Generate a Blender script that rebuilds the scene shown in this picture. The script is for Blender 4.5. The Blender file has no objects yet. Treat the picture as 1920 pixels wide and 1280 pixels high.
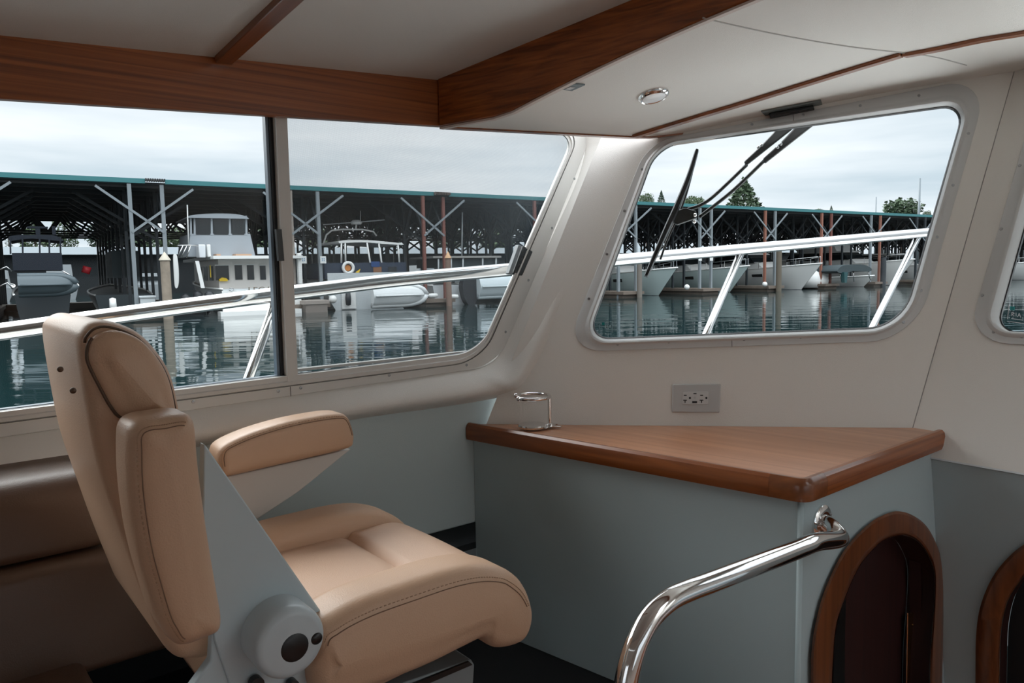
import bpy, bmesh, math, random
from mathutils import Vector as V, Matrix, geometry, noise
random.seed(7)
C = bpy.context.scene.collection
PI = math.pi
# ---------------- camera ----------------
f = 1390.0
_p = math.atan(130/1390); _r = 0.0187
fw = V((0, math.cos(_p), -math.sin(_p))); r0 = V((1,0,0)); u0 = V((0, math.sin(_p), math.cos(_p)))
R = r0*math.cos(_r) - u0*math.sin(_r); U = u0*math.cos(_r) + r0*math.sin(_r)
cd = bpy.data.cameras.new('camera'); cam = bpy.data.objects.new('camera', cd); C.objects.link(cam)
cam.matrix_world = Matrix((( R.x,U.x,-fw.x,0),(R.y,U.y,-fw.y,0),(R.z,U.z,-fw.z,0),(0,0,0,1)))
cd.sensor_width = 36; cd.lens = 36*f/1920; cd.clip_start = .02; cd.clip_end = 3000
cd.dof.use_dof = False
bpy.context.scene.camera = cam
# ---------------- view and sky ----------------
sc = bpy.context.scene
sc.view_settings.view_transform = 'Standard'; sc.view_settings.look = 'None'
sc.view_settings.gamma = 1; sc.view_settings.use_curve_mapping = False
sc.view_settings.exposure = 0.6
world = bpy.data.worlds.new('overcast_sky'); sc.world = world; world.use_nodes = True
nt = world.node_tree; nt.nodes.clear()
def N(t, **k):
    n = nt.nodes.new(t)
    for a, b in k.items(): setattr(n, a, b)
    return n
tc = N('ShaderNodeTexCoord'); mp = N('ShaderNodeMapping'); mp.inputs['Scale'].default_value = (1.2, 1.2, 9)
nt.links.new(tc.outputs['Generated'], mp.inputs['Vector'])
nz = N('ShaderNodeTexNoise'); nz.inputs['Scale'].default_value = 1.7; nz.inputs['Detail'].default_value = 5; nz.inputs['Roughness'].default_value = .5
nt.links.new(mp.outputs[0], nz.inputs['Vector'])
cr = N('ShaderNodeValToRGB'); cr.color_ramp.elements[0].position = .36; cr.color_ramp.elements[0].color = (.38,.46,.52,1)
cr.color_ramp.elements[1].position = .60; cr.color_ramp.elements[1].color = (.68,.71,.74,1)
nt.links.new(nz.outputs['Fac'], cr.inputs['Fac'])
sx = N('ShaderNodeSeparateXYZ'); nt.links.new(tc.outputs['Generated'], sx.inputs[0])
el = N('ShaderNodeMapRange'); el.inputs['From Min'].default_value = 0.02; el.inputs['From Max'].default_value = .26
el.inputs['To Min'].default_value = 0; el.inputs['To Max'].default_value = 1
nt.links.new(sx.outputs['Z'], el.inputs['Value'])
mx = N('ShaderNodeMixRGB'); mx.blend_type = 'MIX'; mx.inputs['Color2'].default_value = (.70,.72,.75,1)
mul = N('ShaderNodeMath', operation='MULTIPLY'); mul.inputs[1].default_value = .45
nt.links.new(el.outputs[0], mul.inputs[0]); nt.links.new(mul.outputs[0], mx.inputs['Fac'])
nt.links.new(cr.outputs[0], mx.inputs['Color1'])
# an overcast sky grows brighter towards the zenith
zr = N('ShaderNodeMapRange'); zr.inputs['From Min'].default_value = .3; zr.inputs['From Max'].default_value = .8
zr.inputs['To Min'].default_value = 1.0; zr.inputs['To Max'].default_value = 4.6
nt.links.new(sx.outputs['Z'], zr.inputs['Value'])
bg = N('ShaderNodeBackground'); nt.links.new(mx.outputs[0], bg.inputs['Color']); nt.links.new(zr.outputs[0], bg.inputs['Strength'])
wo = N('ShaderNodeOutputWorld'); nt.links.new(bg.outputs[0], wo.inputs['Surface'])
# soft daylight from a bright patch of the overcast, high to port and ahead
sun = bpy.data.lights.new('hazy_sun', 'SUN'); sun.energy = 3.0; sun.angle = math.radians(60); sun.color = (1,.97,.93)
so = bpy.data.objects.new('hazy_sun', sun); C.objects.link(so)
so.rotation_euler = V((-.62,.42,.66)).normalized().to_track_quat('Z','Y').to_euler()
# ---------------- frames of reference ----------------
_a = math.radians(51)
F = V((math.sin(_a), math.cos(_a), 0)); T = V((-math.cos(_a), math.sin(_a), 0)); Z = V((0,0,1))
def W(a, t, z): return F*a + T*t + Z*z
def ray(x, y): return fw + R*((x-960)/f) + U*((640-y)/f)
def onz(x, y, z): d = ray(x,y); return d*(z/d.z)
def onT(x, y, t): d = ray(x,y); return d*(t/d.dot(T))
def onF(x, y, a): d = ray(x,y); return d*(a/d.dot(F))
def onp(x, y, P, n): d = ray(x,y); return d*(P.dot(n)/d.dot(n))
def zc(t): return .393 + .095*max(0, 2.2-t*t)
def onc(x, y):
    d = ray(x,y); s = 1.5
    for _ in range(40): s += .5*(zc(d.dot(T)*s)/d.z - s)
    return d*s
SP0 = V((-10.6,40,0)); SD = V((.846,.533,0)); SN = V((-.533,.846,0)); WZ = -1.9
def SH(s, n, z): return SP0 + SD*s + SN*n + Z*z
def shs(x, y, n=0): # pixel -> (s, z) on the shed plane n
    P = onp(x, y, SP0+SN*n, SN); return (P-SP0).dot(SD), P.z
bdir_guess = W(-.14,.9,0)
# ---------------- materials ----------------
MT = {}
def mat(name, col, rough=.5, metal=0, bump=0, bscale=300, spec=.5, coat=0, coord='Object', vary=0, vscale=4):
    if name in MT: return MT[name]
    m = bpy.data.materials.new(name); m.use_nodes = True; t = m.node_tree
    b = t.nodes['Principled BSDF']
    b.inputs['Base Color'].default_value = (*col,1); b.inputs['Roughness'].default_value = rough; b.inputs['Metallic'].default_value = metal
    b.inputs['Specular IOR Level'].default_value = spec; b.inputs['Coat Weight'].default_value = coat
    tcn = t.nodes.new('ShaderNodeTexCoord')
    if vary:
        n = t.nodes.new('ShaderNodeTexNoise'); n.inputs['Scale'].default_value = vscale; n.inputs['Detail'].default_value = 4
        t.links.new(tcn.outputs[coord], n.inputs['Vector'])
        x = t.nodes.new('ShaderNodeMixRGB'); x.inputs['Color1'].default_value = (*[c*(1-vary) for c in col],1); x.inputs['Color2'].default_value = (*[min(1,c*(1+vary)) for c in col],1)
        t.links.new(n.outputs['Fac'], x.inputs['Fac']); t.links.new(x.outputs[0], b.inputs['Base Color'])
    if bump:
        n = t.nodes.new('ShaderNodeTexNoise'); n.inputs['Scale'].default_value = bscale; n.inputs['Detail'].default_value = 2
        t.links.new(tcn.outputs[coord], n.inputs['Vector'])
        u = t.nodes.new('ShaderNodeBump'); u.inputs['Strength'].default_value = bump; u.inputs['Distance'].default_value = .002
        t.links.new(n.outputs['Fac'], u.inputs['Height']); t.links.new(u.outputs[0], b.inputs['Normal'])
    MT[name] = m; return m
def wood(name, dirv, dark, light, rough=.3, coat=.4, sc_=55):
    m = bpy.data.materials.new(name); m.use_nodes = True; t = m.node_tree; b = t.nodes['Principled BSDF']
    tcn = t.nodes.new('ShaderNodeTexCoord'); m1 = t.nodes.new('ShaderNodeMapping'); m2 = t.nodes.new('ShaderNodeMapping')
    q = V((1,0,0)).rotation_difference(dirv.normalized()).inverted().to_euler()
    m1.inputs['Rotation'].default_value = q; m2.inputs['Scale'].default_value = (.9, sc_, sc_)
    t.links.new(tcn.outputs['Object'], m1.inputs['Vector']); t.links.new(m1.outputs[0], m2.inputs['Vector'])
    n = t.nodes.new('ShaderNodeTexNoise'); n.inputs['Scale'].default_value = 1; n.inputs['Detail'].default_value = 6; n.inputs['Distortion'].default_value = .6
    t.links.new(m2.outputs[0], n.inputs['Vector'])
    r = t.nodes.new('ShaderNodeValToRGB'); r.color_ramp.elements[0].position = .3; r.color_ramp.elements[0].color = (*dark,1)
    r.color_ramp.elements[1].position = .72; r.color_ramp.elements[1].color = (*light,1)
    t.links.new(n.outputs['Fac'], r.inputs['Fac']); t.links.new(r.outputs[0], b.inputs['Base Color'])
    b.inputs['Roughness'].default_value = rough; b.inputs['Coat Weight'].default_value = coat; b.inputs['Coat Roughness'].default_value = .15
    return m
vinyl = mat('white_vinyl', (.78,.76,.72), .55, bump=.35, bscale=700)
vinyl2 = mat('grey_white_panel', (.48,.56,.565), .45, bump=.15, bscale=500)
ledgem = mat('pale_ledge_vinyl', (.66,.70,.72), .5, bump=.2, bscale=600)
cab = mat('painted_cabinet', (.43,.53,.555), .42, bump=.1, bscale=400)
alu = mat('grey_powder_coated_frame', (.60,.61,.61), .38, spec=.5)
alu2 = mat('light_frame', (.66,.655,.63), .38)
seal = mat('black_rubber', (.008,.009,.012), .45)
blueseal = mat('blue_grey_channel', (.16,.23,.30), .35)
chrome = mat('polished_steel', (.80,.80,.80), .06, metal=1)
railm = mat('stainless_rail', (.50,.50,.50), .06, metal=1)
screwm = mat('screw_steel', (.35,.36,.37), .3, metal=1)
leather = mat('tan_leather', (.62,.405,.27), .42, bump=.25, bscale=420, vary=.04)
leather_b = mat('tan_leather_centre', (.66,.44,.31), .45, bump=.25, bscale=420, vary=.04)
leather_sh = mat('shaded_tan_leather', (.115,.068,.045), .38, bump=.25, bscale=420)  # settee's tan leather with its shade put into the colour
piping = mat('dark_piping', (.10,.055,.03), .5)
stitch = mat('stitching', (.42,.26,.16), .6)
seamm = mat('leather_seam', (.22,.13,.08), .6)
bracket = mat('pale_blue_grey_paint', (.52,.62,.66), .35)
bracket2 = mat('cream_white_paint', (.60,.575,.54), .4)
dark = mat('dark_carpet_and_recess', (.012,.014,.016), .9, bump=.5, bscale=900)
blackp = mat('black_plastic', (.006,.007,.008), .35)
graypl = mat('grey_plastic', (.50,.51,.51), .4)
whitepl = mat('white_plastic', (.58,.59,.59), .4)
woodT = wood('teak_across', (T*-1+F*.1), (.17,.045,.010), (.32,.095,.022), .33)
woodF = wood('teak_fore_aft', F, (.14,.034,.007), (.40,.12,.026), .34, .3, 95)
woodB = wood('teak_beam', bdir_guess, (.13,.030,.006), (.40,.115,.024), .36, .2, 95)
woodC = wood('teak_counter', T*-1+F*.15, (.40,.17,.08), (.58,.265,.135), .30, .5, 38)
woodV = wood('teak_upright', Z, (.10,.03,.01), (.22,.07,.022), .35, .3)
redwood = wood('dark_red_door_wood', Z, (.022,.004,.004), (.036,.008,.006), .6, 0)
brass = mat('brass', (.32,.19,.08), .35, metal=1)
def glassmat(name, tint, gl=.035):
    m = bpy.data.materials.new(name); m.use_nodes = True; t = m.node_tree; t.nodes.clear()
    o = t.nodes.new('ShaderNodeOutputMaterial'); tr = t.nodes.new('ShaderNodeBsdfTransparent'); tr.inputs[0].default_value = (*tint,1)
    g = t.nodes.new('ShaderNodeBsdfGlossy'); g.inputs['Roughness'].default_value = .01; g.inputs['Color'].default_value = (1,1,1,1)
    fr = t.nodes.new('ShaderNodeFresnel'); fr.inputs[0].default_value = 1.18
    mxx = t.nodes.new('ShaderNodeMixShader')
    t.links.new(fr.outputs[0], mxx.inputs[0]); t.links.new(tr.outputs[0], mxx.inputs[1]); t.links.new(g.outputs[0], mxx.inputs[2]); t.links.new(mxx.outputs[0], o.inputs[0])
    return m
glass = glassmat('clear_window_glass', (.95,.98,.98))
def screenmat():
    m = bpy.data.materials.new('insect_mesh'); m.use_nodes = True; t = m.node_tree; t.nodes.clear()
    o = t.nodes.new('ShaderNodeOutputMaterial'); tr = t.nodes.new('ShaderNodeBsdfTransparent'); d = t.nodes.new('ShaderNodeBsdfDiffuse'); d.inputs[0].default_value = (.22,.27,.30,1)
    tcn = t.nodes.new('ShaderNodeTexCoord'); ma = t.nodes.new('ShaderNodeMapping'); ma.inputs['Rotation'].default_value = (0,0,-(PI/2-_a))
    t.links.new(tcn.outputs['Object'], ma.inputs[0])
    w = []
    for dr in ('X','Z'):
        a = t.nodes.new('ShaderNodeTexWave'); a.bands_direction = dr; a.inputs['Scale'].default_value = 170; a.inputs['Distortion'].default_value = .15
        t.links.new(ma.outputs[0], a.inputs[0]); w.append(a)
    ad = t.nodes.new('ShaderNodeMath'); ad.operation = 'MAXIMUM'; t.links.new(w[0].outputs['Fac'], ad.inputs[0]); t.links.new(w[1].outputs['Fac'], ad.inputs[1])
    mr = t.nodes.new('ShaderNodeMapRange'); mr.inputs['From Min'].default_value = 0; mr.inputs['From Max'].default_value = 1; mr.inputs['To Min'].default_value = .10; mr.inputs['To Max'].default_value = .42
    t.links.new(ad.outputs[0], mr.inputs[0])
    mm = t.nodes.new('ShaderNodeMixShader'); t.links.new(mr.outputs[0], mm.inputs[0]); t.links.new(tr.outputs[0], mm.inputs[1]); t.links.new(d.outputs[0], mm.inputs[2]); t.links.new(mm.outputs[0], o.inputs[0])
    return m
meshm = screenmat()
def watermat():
    m = bpy.data.materials.new('harbour_water'); m.use_nodes = True; t = m.node_tree; b = t.nodes['Principled BSDF']
    b.inputs['Base Color'].default_value = (.006,.017,.018,1); b.inputs['Roughness'].default_value = .04; b.inputs['IOR'].default_value = 1.33
    tcn = t.nodes.new('ShaderNodeTexCoord'); ma = t.nodes.new('ShaderNodeMapping'); ma.inputs['Rotation'].default_value = (0,0,.2); ma.inputs['Scale'].default_value = (.55,1.5,1)
    t.links.new(tcn.outputs['Object'], ma.inputs[0])
    n1 = t.nodes.new('ShaderNodeTexNoise'); n1.inputs['Scale'].default_value = .55; n1.inputs['Detail'].default_value = 3; n1.inputs['Roughness'].default_value = .45
    t.links.new(ma.outputs[0], n1.inputs[0])
    u = t.nodes.new('ShaderNodeBump'); u.inputs['Strength'].default_value = .32; u.inputs['Distance'].default_value = .075
    t.links.new(n1.outputs['Fac'], u.inputs['Height']); t.links.new(u.outputs[0], b.inputs['Normal'])
    return m
# ---------------- mesh helpers ----------------
def tag(o, label=None, cat=None, group=None, kind=None):
    if label: o['label'] = label
    if cat: o['category'] = cat
    if group: o['group'] = group
    if kind: o['kind'] = kind
    return o
def org(o):
    p = V((0,0,0))
    while o is not None: p = p + o.location; o = o.parent
    return p
def empty(name, loc, label=None, cat=None, group=None, kind=None):
    o = bpy.data.objects.new(name, None); C.objects.link(o); o.location = loc; o.empty_display_size = .05
    return tag(o, label, cat, group, kind)
def obj(name, verts, faces, m, parent=None, smooth=False, bevel=0, bseg=2, loc=None, autos=None, label=None, cat=None, group=None, kind=None, fm=None):
    verts = [V(v) for v in verts]
    me = bpy.data.meshes.new(name)
    if parent is None and loc is None:
        loc = sum(verts, V((0,0,0)))/max(1,len(verts)); loc.z = min(v.z for v in verts)
    base = org(parent) if parent is not None else V((0,0,0))
    l = (loc - base) if loc is not None else V((0,0,0))
    o0 = base + l
    me.from_pydata([tuple(v-o0) for v in verts], [], [tuple(x) for x in faces])
    bm = bmesh.new(); bm.from_mesh(me); bmesh.ops.recalc_face_normals(bm, faces=bm.faces); bm.to_mesh(me); bm.free()
    for mm in (m if isinstance(m, (list,tuple)) else [m]): me.materials.append(mm)
    if fm:
        for p_, k in zip(me.polygons, fm): p_.material_index = k
    if smooth:
        for p_ in me.polygons: p_.use_smooth = True
        if autos is not None: me.set_sharp_from_angle(angle=math.radians(autos))
    o = bpy.data.objects.new(name, me); C.objects.link(o); o.location = l
    if parent is not None: o.parent = parent
    if bevel:
        b = o.modifiers.new('bevel','BEVEL'); b.width = bevel; b.segments = bseg; b.limit_method = 'ANGLE'; b.angle_limit = math.radians(35)
        b.harden_normals = False
        for p_ in me.polygons: p_.use_smooth = True
        me.set_sharp_from_angle(angle=math.radians(50))
    return tag(o, label, cat, group, kind)
class MB:
    def __init__(s): s.v = []; s.f = []; s.m = []; s.k = 0
    def add(s, vs, fs):
        n = len(s.v); s.v += [V(v) for v in vs]; s.f += [[i+n for i in x] for x in fs]; s.m += [s.k]*len(fs); return s
    def build(s, name, m, parent=None, **k): return obj(name, s.v, s.f, m, parent, fm=s.m if isinstance(m,(list,tuple)) else None, **k)
    def box(s, c, a, b, d): # centre and half-extent vectors
        c, a, b, d = V(c), V(a), V(b), V(d)
        vs = [c+a*i+b*j+d*k for i in (-1,1) for j in (-1,1) for k in (-1,1)]
        return s.add(vs, [(0,1,3,2),(4,6,7,5),(0,4,5,1),(2,3,7,6),(0,2,6,4),(1,5,7,3)])
    def bar(s, p, q, w, h=None, up=Z):
        p, q = V(p), V(q); d = q-p; h = h or w; x = d.cross(up)
        if x.length < 1e-6: x = V((1,0,0))
        x.normalize(); y = x.cross(d).normalized()
        return s.box((p+q)/2, d/2, x*w/2, y*h/2)
    def prism(s, pts, vec):
        n = len(pts); a = [V(p) for p in pts]; b = [p+V(vec) for p in a]
        return s.add(a+b, [list(range(n))[::-1], list(range(n,2*n))]+[(i,(i+1)%n,(i+1)%n+n,i+n) for i in range(n)])
    def loft(s, rows, closed=False, caps=False):
        n = len(rows[0]); vs = [p for r in rows for p in r]; fs = []
        for i in range(len(rows)-1):
            for j in range(n if closed else n-1):
                k = (j+1)%n; fs.append((i*n+j, i*n+k, (i+1)*n+k, (i+1)*n+j))
        if caps: fs += [list(range(n))[::-1], list(range((len(rows)-1)*n, len(rows)*n))]
        return s.add(vs, fs)
    def tube(s, pts, r, n=12, caps=True):
        pts = [V(p) for p in pts]; rows = []; up = None
        rr = r if isinstance(r,(list,tuple)) else [r]*len(pts)
        for i, p in enumerate(pts):
            d = (pts[min(i+1,len(pts)-1)]-pts[max(i-1,0)]).normalized()
            if up is None: up = d.orthogonal().normalized()
            up = (up - d*up.dot(d)).normalized(); x = d.cross(up)
            rows.append([p + (up*math.cos(2*PI*k/n)+x*math.sin(2*PI*k/n))*rr[i] for k in range(n)])
        return s.loft(rows, True, caps)
    def lathe(s, c, axis, prof, n=32): # prof: (radius, height)
        c = V(c); axis = V(axis).normalized(); x = axis.orthogonal().normalized(); y = axis.cross(x)
        rows = [[c+axis*h+(x*math.cos(2*PI*k/n)+y*math.sin(2*PI*k/n))*max(r_,1e-5) for k in range(n)] for r_, h in prof]
        return s.loft(rows, True, True)
    def ball(s, c, r, n=10):
        return s.lathe(c, Z, [(r*math.sin(PI*i/n), -r*math.cos(PI*i/n)) for i in range(n+1)], n*2)
def catmull(pts, seg=8, closed=False):
    pts = [V(p) for p in pts]; n = len(pts); out = []
    rng = n if closed else n-1
    for i in range(rng):
        g = (lambda k: pts[k%n]) if closed else (lambda k: pts[max(0,min(n-1,k))])
        p0,p1,p2,p3 = g(i-1),g(i),g(i+1),g(i+2)
        for j in range(seg):
            t = j/seg
            out.append(.5*((2*p1)+(p2-p0)*t+(2*p0-5*p1+4*p2-p3)*t*t+(3*p1-p0-3*p2+p3)*t**3))
    if not closed: out.append(pts[-1])
    return out
def c2(pts, seg=8, closed=False): return [(p.x,p.y) for p in catmull([V((a,b,0)) for a,b in pts], seg, closed)]
def rloop(cs, rs, seg=8, edge=8):
    n = len(cs); cs = [V((a,b)) for a,b in cs]; out = []; ent = []
    for i in range(n):
        p, a, b = cs[i], cs[i-1], cs[(i+1)%n]; r = rs[i]
        e1 = p+(a-p).normalized()*r; e2 = p+(b-p).normalized()*r; ent.append((e1,p,e2))
    for i in range(n):
        e1,p,e2 = ent[i]
        for j in range(seg+1):
            t = j/seg; k = .56
            c1 = e1+(p-e1)*k; c2_ = e2+(p-e2)*k
            out.append(e1*(1-t)**3+3*c1*t*(1-t)**2+3*c2_*t*t*(1-t)+e2*t**3)
        nx = ent[(i+1)%n][0]
        for j in range(1, edge): out.append(e2+(nx-e2)*j/edge)
    return [(q.x,q.y) for q in out]
def offs(poly, d):
    """inset a closed 3D planar polygon by d (towards its inside)"""
    n = len(poly); nm = V((0,0,0))
    for i in range(n): nm += poly[i].cross(poly[(i+1)%n])
    c = sum(poly, V((0,0,0)))/n; nm = V((0,0,0))
    for i in range(n): nm += (poly[i]-c).cross(poly[(i+1)%n]-c)
    nm.normalize(); out = []
    for i in range(n):
        e = (poly[(i+1)%n]-poly[i-1]); e.normalize(); out.append(poly[i]+nm.cross(e)*d)
    return out
def spine_of(poly, d):
    c = sum(poly, V((0,0,0)))/len(poly); e1 = d.orthogonal().normalized(); e2 = d.cross(e1)
    X = [((p-c).dot(e1),(p-c).dot(e2)) for p in poly]; sxx = sum(x*x for x,_ in X); syy = sum(y*y for _,y in X); sxy = sum(x*y for x,y in X)
    th = .5*math.atan2(2*sxy, sxx-syy); ax = e1*math.cos(th)+e2*math.sin(th); bx = d.cross(ax)
    la = [(p-c).dot(ax) for p in poly]; wb = [(p-c).dot(bx) for p in poly]; w = (max(wb)-min(wb))/2
    return [c+ax*(min(la)+w*.95), c+ax*(max(la)-w*.95)]
def insp(p, spine, d):
    best = None
    for a, b in zip(spine, spine[1:]):
        t = max(0,min(1,(p-a).dot(b-a)/max(1e-12,(b-a).length_squared))); q = a+(b-a)*t
        if best is None or (q-p).length < (best-p).length: best = q
    L = (best-p).length
    return p+(best-p)*min(1, d/max(L,1e-6)) if d >= 0 and d < 5 else p+(best-p)*(d-5)
def padm(mb, poly, vec, r, crown=0, steps=5, spine=None):
    """rounded cushion: closed planar outline, thickness vector, edge radius; the faces swell towards a spine"""
    vec = V(vec); L = vec.length; d = vec/L; sp_ = spine or spine_of(poly, d); near = []
    for i in range(steps+1):
        a = PI/2*i/steps; near.append(([insp(p, sp_, r*(1-math.cos(a))) for p in poly], r*(1-math.sin(a))))
    near = near[::-1]; base = near[0][0]; pre = []
    for q in (.25,.5,.75,1.0): pre.insert(0, ([insp(p, sp_, 5+q) for p in base], -crown*math.sin(PI/2*q)))
    al = pre+near
    mb.loft([[p+d*h for p in rr] for rr, h in al] + [[p+d*(L-h) for p in rr] for rr, h in al[::-1]], True, False)
    return mb
def padring(poly, vec, r, deg, i0, i1, out=.0006, spine=None):
    """points lying on the rounded near edge of a cushion, for seams and piping"""
    d = V(vec).normalized(); a = math.radians(deg); n = len(poly); sp_ = spine or spine_of(poly, d)
    q = [insp(p, sp_, max(0,r*(1-math.cos(a))-out*math.cos(a))) + d*(r*(1-math.sin(a))-out*math.sin(a)) for p in poly]
    return [q[i % n] for i in range(i0, i1+1)]
def near_i(poly, p): return min(range(len(poly)), key=lambda i: (poly[i]-p).length)
def sheet(name, outer, holes, m, parent=None, thick=None, **k):
    loops = [outer]+holes; vs = [V(p) for l in loops for p in l]
    nr_ = V((0,0,0))
    for i in range(len(outer)): nr_ += (V(outer[i])-V(outer[0])).cross(V(outer[(i+1)%len(outer)])-V(outer[0]))
    nr_.normalize(); ax_ = nr_.orthogonal().normalized(); ay_ = nr_.cross(ax_)
    p2 = [V((p.dot(ax_), p.dot(ay_))) for p in vs]; ed_ = []; n = 0
    for l in loops:
        ed_ += [(n+i, n+(i+1)%len(l)) for i in range(len(l))]; n += len(l)
    r_ = geometry.delaunay_2d_cdt(p2, ed_, [], 0, 1e-7); o3 = vs[0]-ax_*p2[0].x-ay_*p2[0].y
    def inside(c, l):
        k = False
        for i in range(len(l)):
            a, b = l[i-1], l[i]
            if (a.y > c.y) != (b.y > c.y) and c.x < (b.x-a.x)*(c.y-a.y)/(b.y-a.y)+a.x: k = not k
        return k
    l2 = []; n = 0
    for l in loops: l2.append(p2[n:n+len(l)]); n += len(l)
    ov_ = list(r_[0]); tris = []
    for t_ in r_[2]:
        c = (ov_[t_[0]]+ov_[t_[1]]+ov_[t_[2]])/3
        if inside(c, l2[0]) and not any(inside(c, h) for h in l2[1:]): tris.append(list(t_))
    tv = [o3+ax_*v.x+ay_*v.y for v in ov_]
    mb = MB(); mb.add(tv, tris)
    if thick is not None:
        mb.add([v+thick for v in tv], [t_[::-1] for t_ in tris])
        for l in loops: mb.loft([[V(p) for p in l], [V(p)+thick for p in l]], True)
    return mb.build(name, m, parent, **k)
def struct(name, loc, label): return empty(name, loc, label, None, None, 'structure')
# =====================================================================
# SETTING: pilothouse shell
# =====================================================================
TS = 1.75
A0 = onz(915,793,-.44); C0 = onz(1712,800,-.44); C1 = onz(1900,140,.535)
n1 = (C0-A0).cross(C1-C0).normalized()
if n1.dot(A0) > 0: n1 = -n1            # n1 points into the cabin
P1 = lambda x, y, o=0: onp(x, y, A0+n1*o, n1)
n2 = T.cross(C1-C0).normalized()
if n2.dot(C0) > 0: n2 = -n2
P2 = lambda x, y, o=0: onp(x, y, C0+n2*o, n2)
d2 = (C1-C0).normalized(); tr2 = -T
# ---- panel 1 (port windshield panel)
g1c = [(1233,276),(1808,198),(1689,611),(1103,634)]; g1r = [42,44,62,42]
o1c = [(1215,266),(1857,142),(1716,638),(1057,660)]; o1r = [48,88,88,72]
m1c = [(1228,271),(1822,182),(1697,621),(1092,643)]; m1r = [44,56,70,50]
G1 = rloop(g1c,g1r); O1 = rloop(o1c,o1r); M1 = rloop(m1c,m1r)
hole1 = [P1(x,y) for x,y in M1]
sheet('wall_front_left', [P1(905,812),P1(1726,812),P1(1936,70),P1(1150,200)], [hole1], vinyl, thick=-n1*.03,
      kind='structure', label='cream vinyl wall panel around the port windshield window')
def window_frame(name, label, Pf, nrm, O_, M_, G_, screws, dep=.035, lip=.012):
    w = struct(name, Pf(*O_[0]), label)
    mb = MB(); L = lambda loop, o: [Pf(x,y,o) for x,y in loop]
    mix = lambda a, b, t: [(p[0]*(1-t)+q[0]*t, p[1]*(1-t)+q[1]*t) for p,q in zip(a,b)]
    mb.loft([L(O_,0), L(O_,.004), L(mix(O_,M_,.03),.005), L(mix(O_,M_,.62),.005), L(mix(O_,M_,.68),.0055), L(mix(O_,M_,.78),lip*.8), L(mix(O_,M_,.9),lip), L(M_,lip*.9),
             L(mix(M_,G_,.25),lip*.3), L(mix(M_,G_,.55),-dep*.4), L(mix(M_,G_,.85),-dep)], True)
    mb.build('frame', alu, w, smooth=True, autos=40)
    sl = MB(); sl.loft([L(mix(M_,G_,.72),-dep*.9), L(mix(M_,G_,.74),-dep*.62), L(G_,-dep*.85), L(G_,-dep-.004)], True); sl.build('rubber_seal', seal, w)
    sheet('glass', L(mix(M_,G_,.8),-dep-.002), [], glass, w)
    for x, y in screws:
        c = Pf(x,y,.005); s_ = MB(); s_.lathe(c, nrm, [(.0,0),(.0042,0),(.0038,.0012),(.0012,.0014),(.001,.0004),(0,.0004)], 12); s_.build('screw', screwm, w)
    return w
w1 = window_frame('window_1', 'port windshield window with rounded corners behind the counter', P1, n1, O1, M1, G1,
    [(1158,645),(1254,641),(1351,636.5),(1395,636.5),(1501,632),(1620,627),(1694,604),(1727,544),(1757,444),(1787,347),(1816,250),(1723,179),(1613,198),(1506,215),(1410,233),(1204,317),(1171,395),(1138,476),(1104,560)])
# joint line in the frame under and over the window
for q in ((1372,633,1372.5,650),(1487,214,1488,227)):
    jb = MB(); jb.bar(P1(q[0],q[1],.0056),P1(q[2],q[3],.0056),.0012,.0008,n1); jb.build('frame_joint', seal, w1)
# decal on the glass
dc = MB(); pc = lambda x,y: P1(x,y,-.036)
dc.prism([pc(1128.5,604.5),pc(1133.5,604),pc(1133.5,609),pc(1128.5,609.5)], n1*.0004); dc.build('decal_square', mat('teal_decal',(.0,.22,.22),.5), w1)
dm = mat('pale_decal',(.62,.70,.72),.5); dl = MB()
for a in (((1124,608),(1123,623.5)),((1123,625.5),(1147,626)),((1148,603),(1148,624)),((1136,603.5),(1149,602.5)),((1137,618),(1147,617.5)),((1137,621),(1146,620.5))):
    dl.bar(pc(*a[0]), pc(*a[1]), .0008, .0004, n1)
for a in (((1139,609),(1138.7,615.8)),((1141,615.8),(1144,609)),((1144,609),(1146,615.8)),((1142,613),(1145,613)),((1134.5,610),(1134.5,616)),((1134.5,610),(1136.8,611)),((1136.8,611),(1134.8,613)),((1134.8,613),(1137,616))):
    dl.bar(pc(*a[0]), pc(*a[1]), .0011, .0004, n1)
dl.build('decal_print', dm, w1)
# ---- panel 2 (centre windshield panel, faces aft)
lb0 = P2(1700,848.8); lb1 = P2(1920,887); ldir = (lb1-lb0).normalized()
bl2 = lambda p, u, v: p + tr2*u + d2*v
gBL = P2(1863,612,-.035); gTL = P2(1985,170,-.035); 
def loop2(BL, TL, wd, rr, o):
    BL = P2(*BL,0); TL = P2(*TL,0); ax = tr2; ay = (TL-BL).normalized(); H = (TL-BL).length
    cs = [(0,H),(wd,H+.0),(wd*1.0,0),(0,0)]
    return BL, ax, ay, rloop(cs, rr)
def l2(par, o):
    BL, ax, ay, lp = par; return [BL+ax*x+ay*y+n2*o for x,y in lp]
PG = loop2((1862,613),(1985,170),.80,[.05,.05,.05,.05],0)
PM = loop2((1850,624),(1984,140),.84,[.06]*4,0)
PO = loop2((1812,641),(1970,95),.93,[.10]*4,0)
class PFn:
    def __init__(s): pass
w2 = struct('window_2', P2(1830,630), 'centre windshield window at the right edge with rounded corner')
LL = lambda a,o: l2(a,o)
mixp = lambda a, b, t: [p*(1-t)+q*t for p,q in zip(a,b)]
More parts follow.
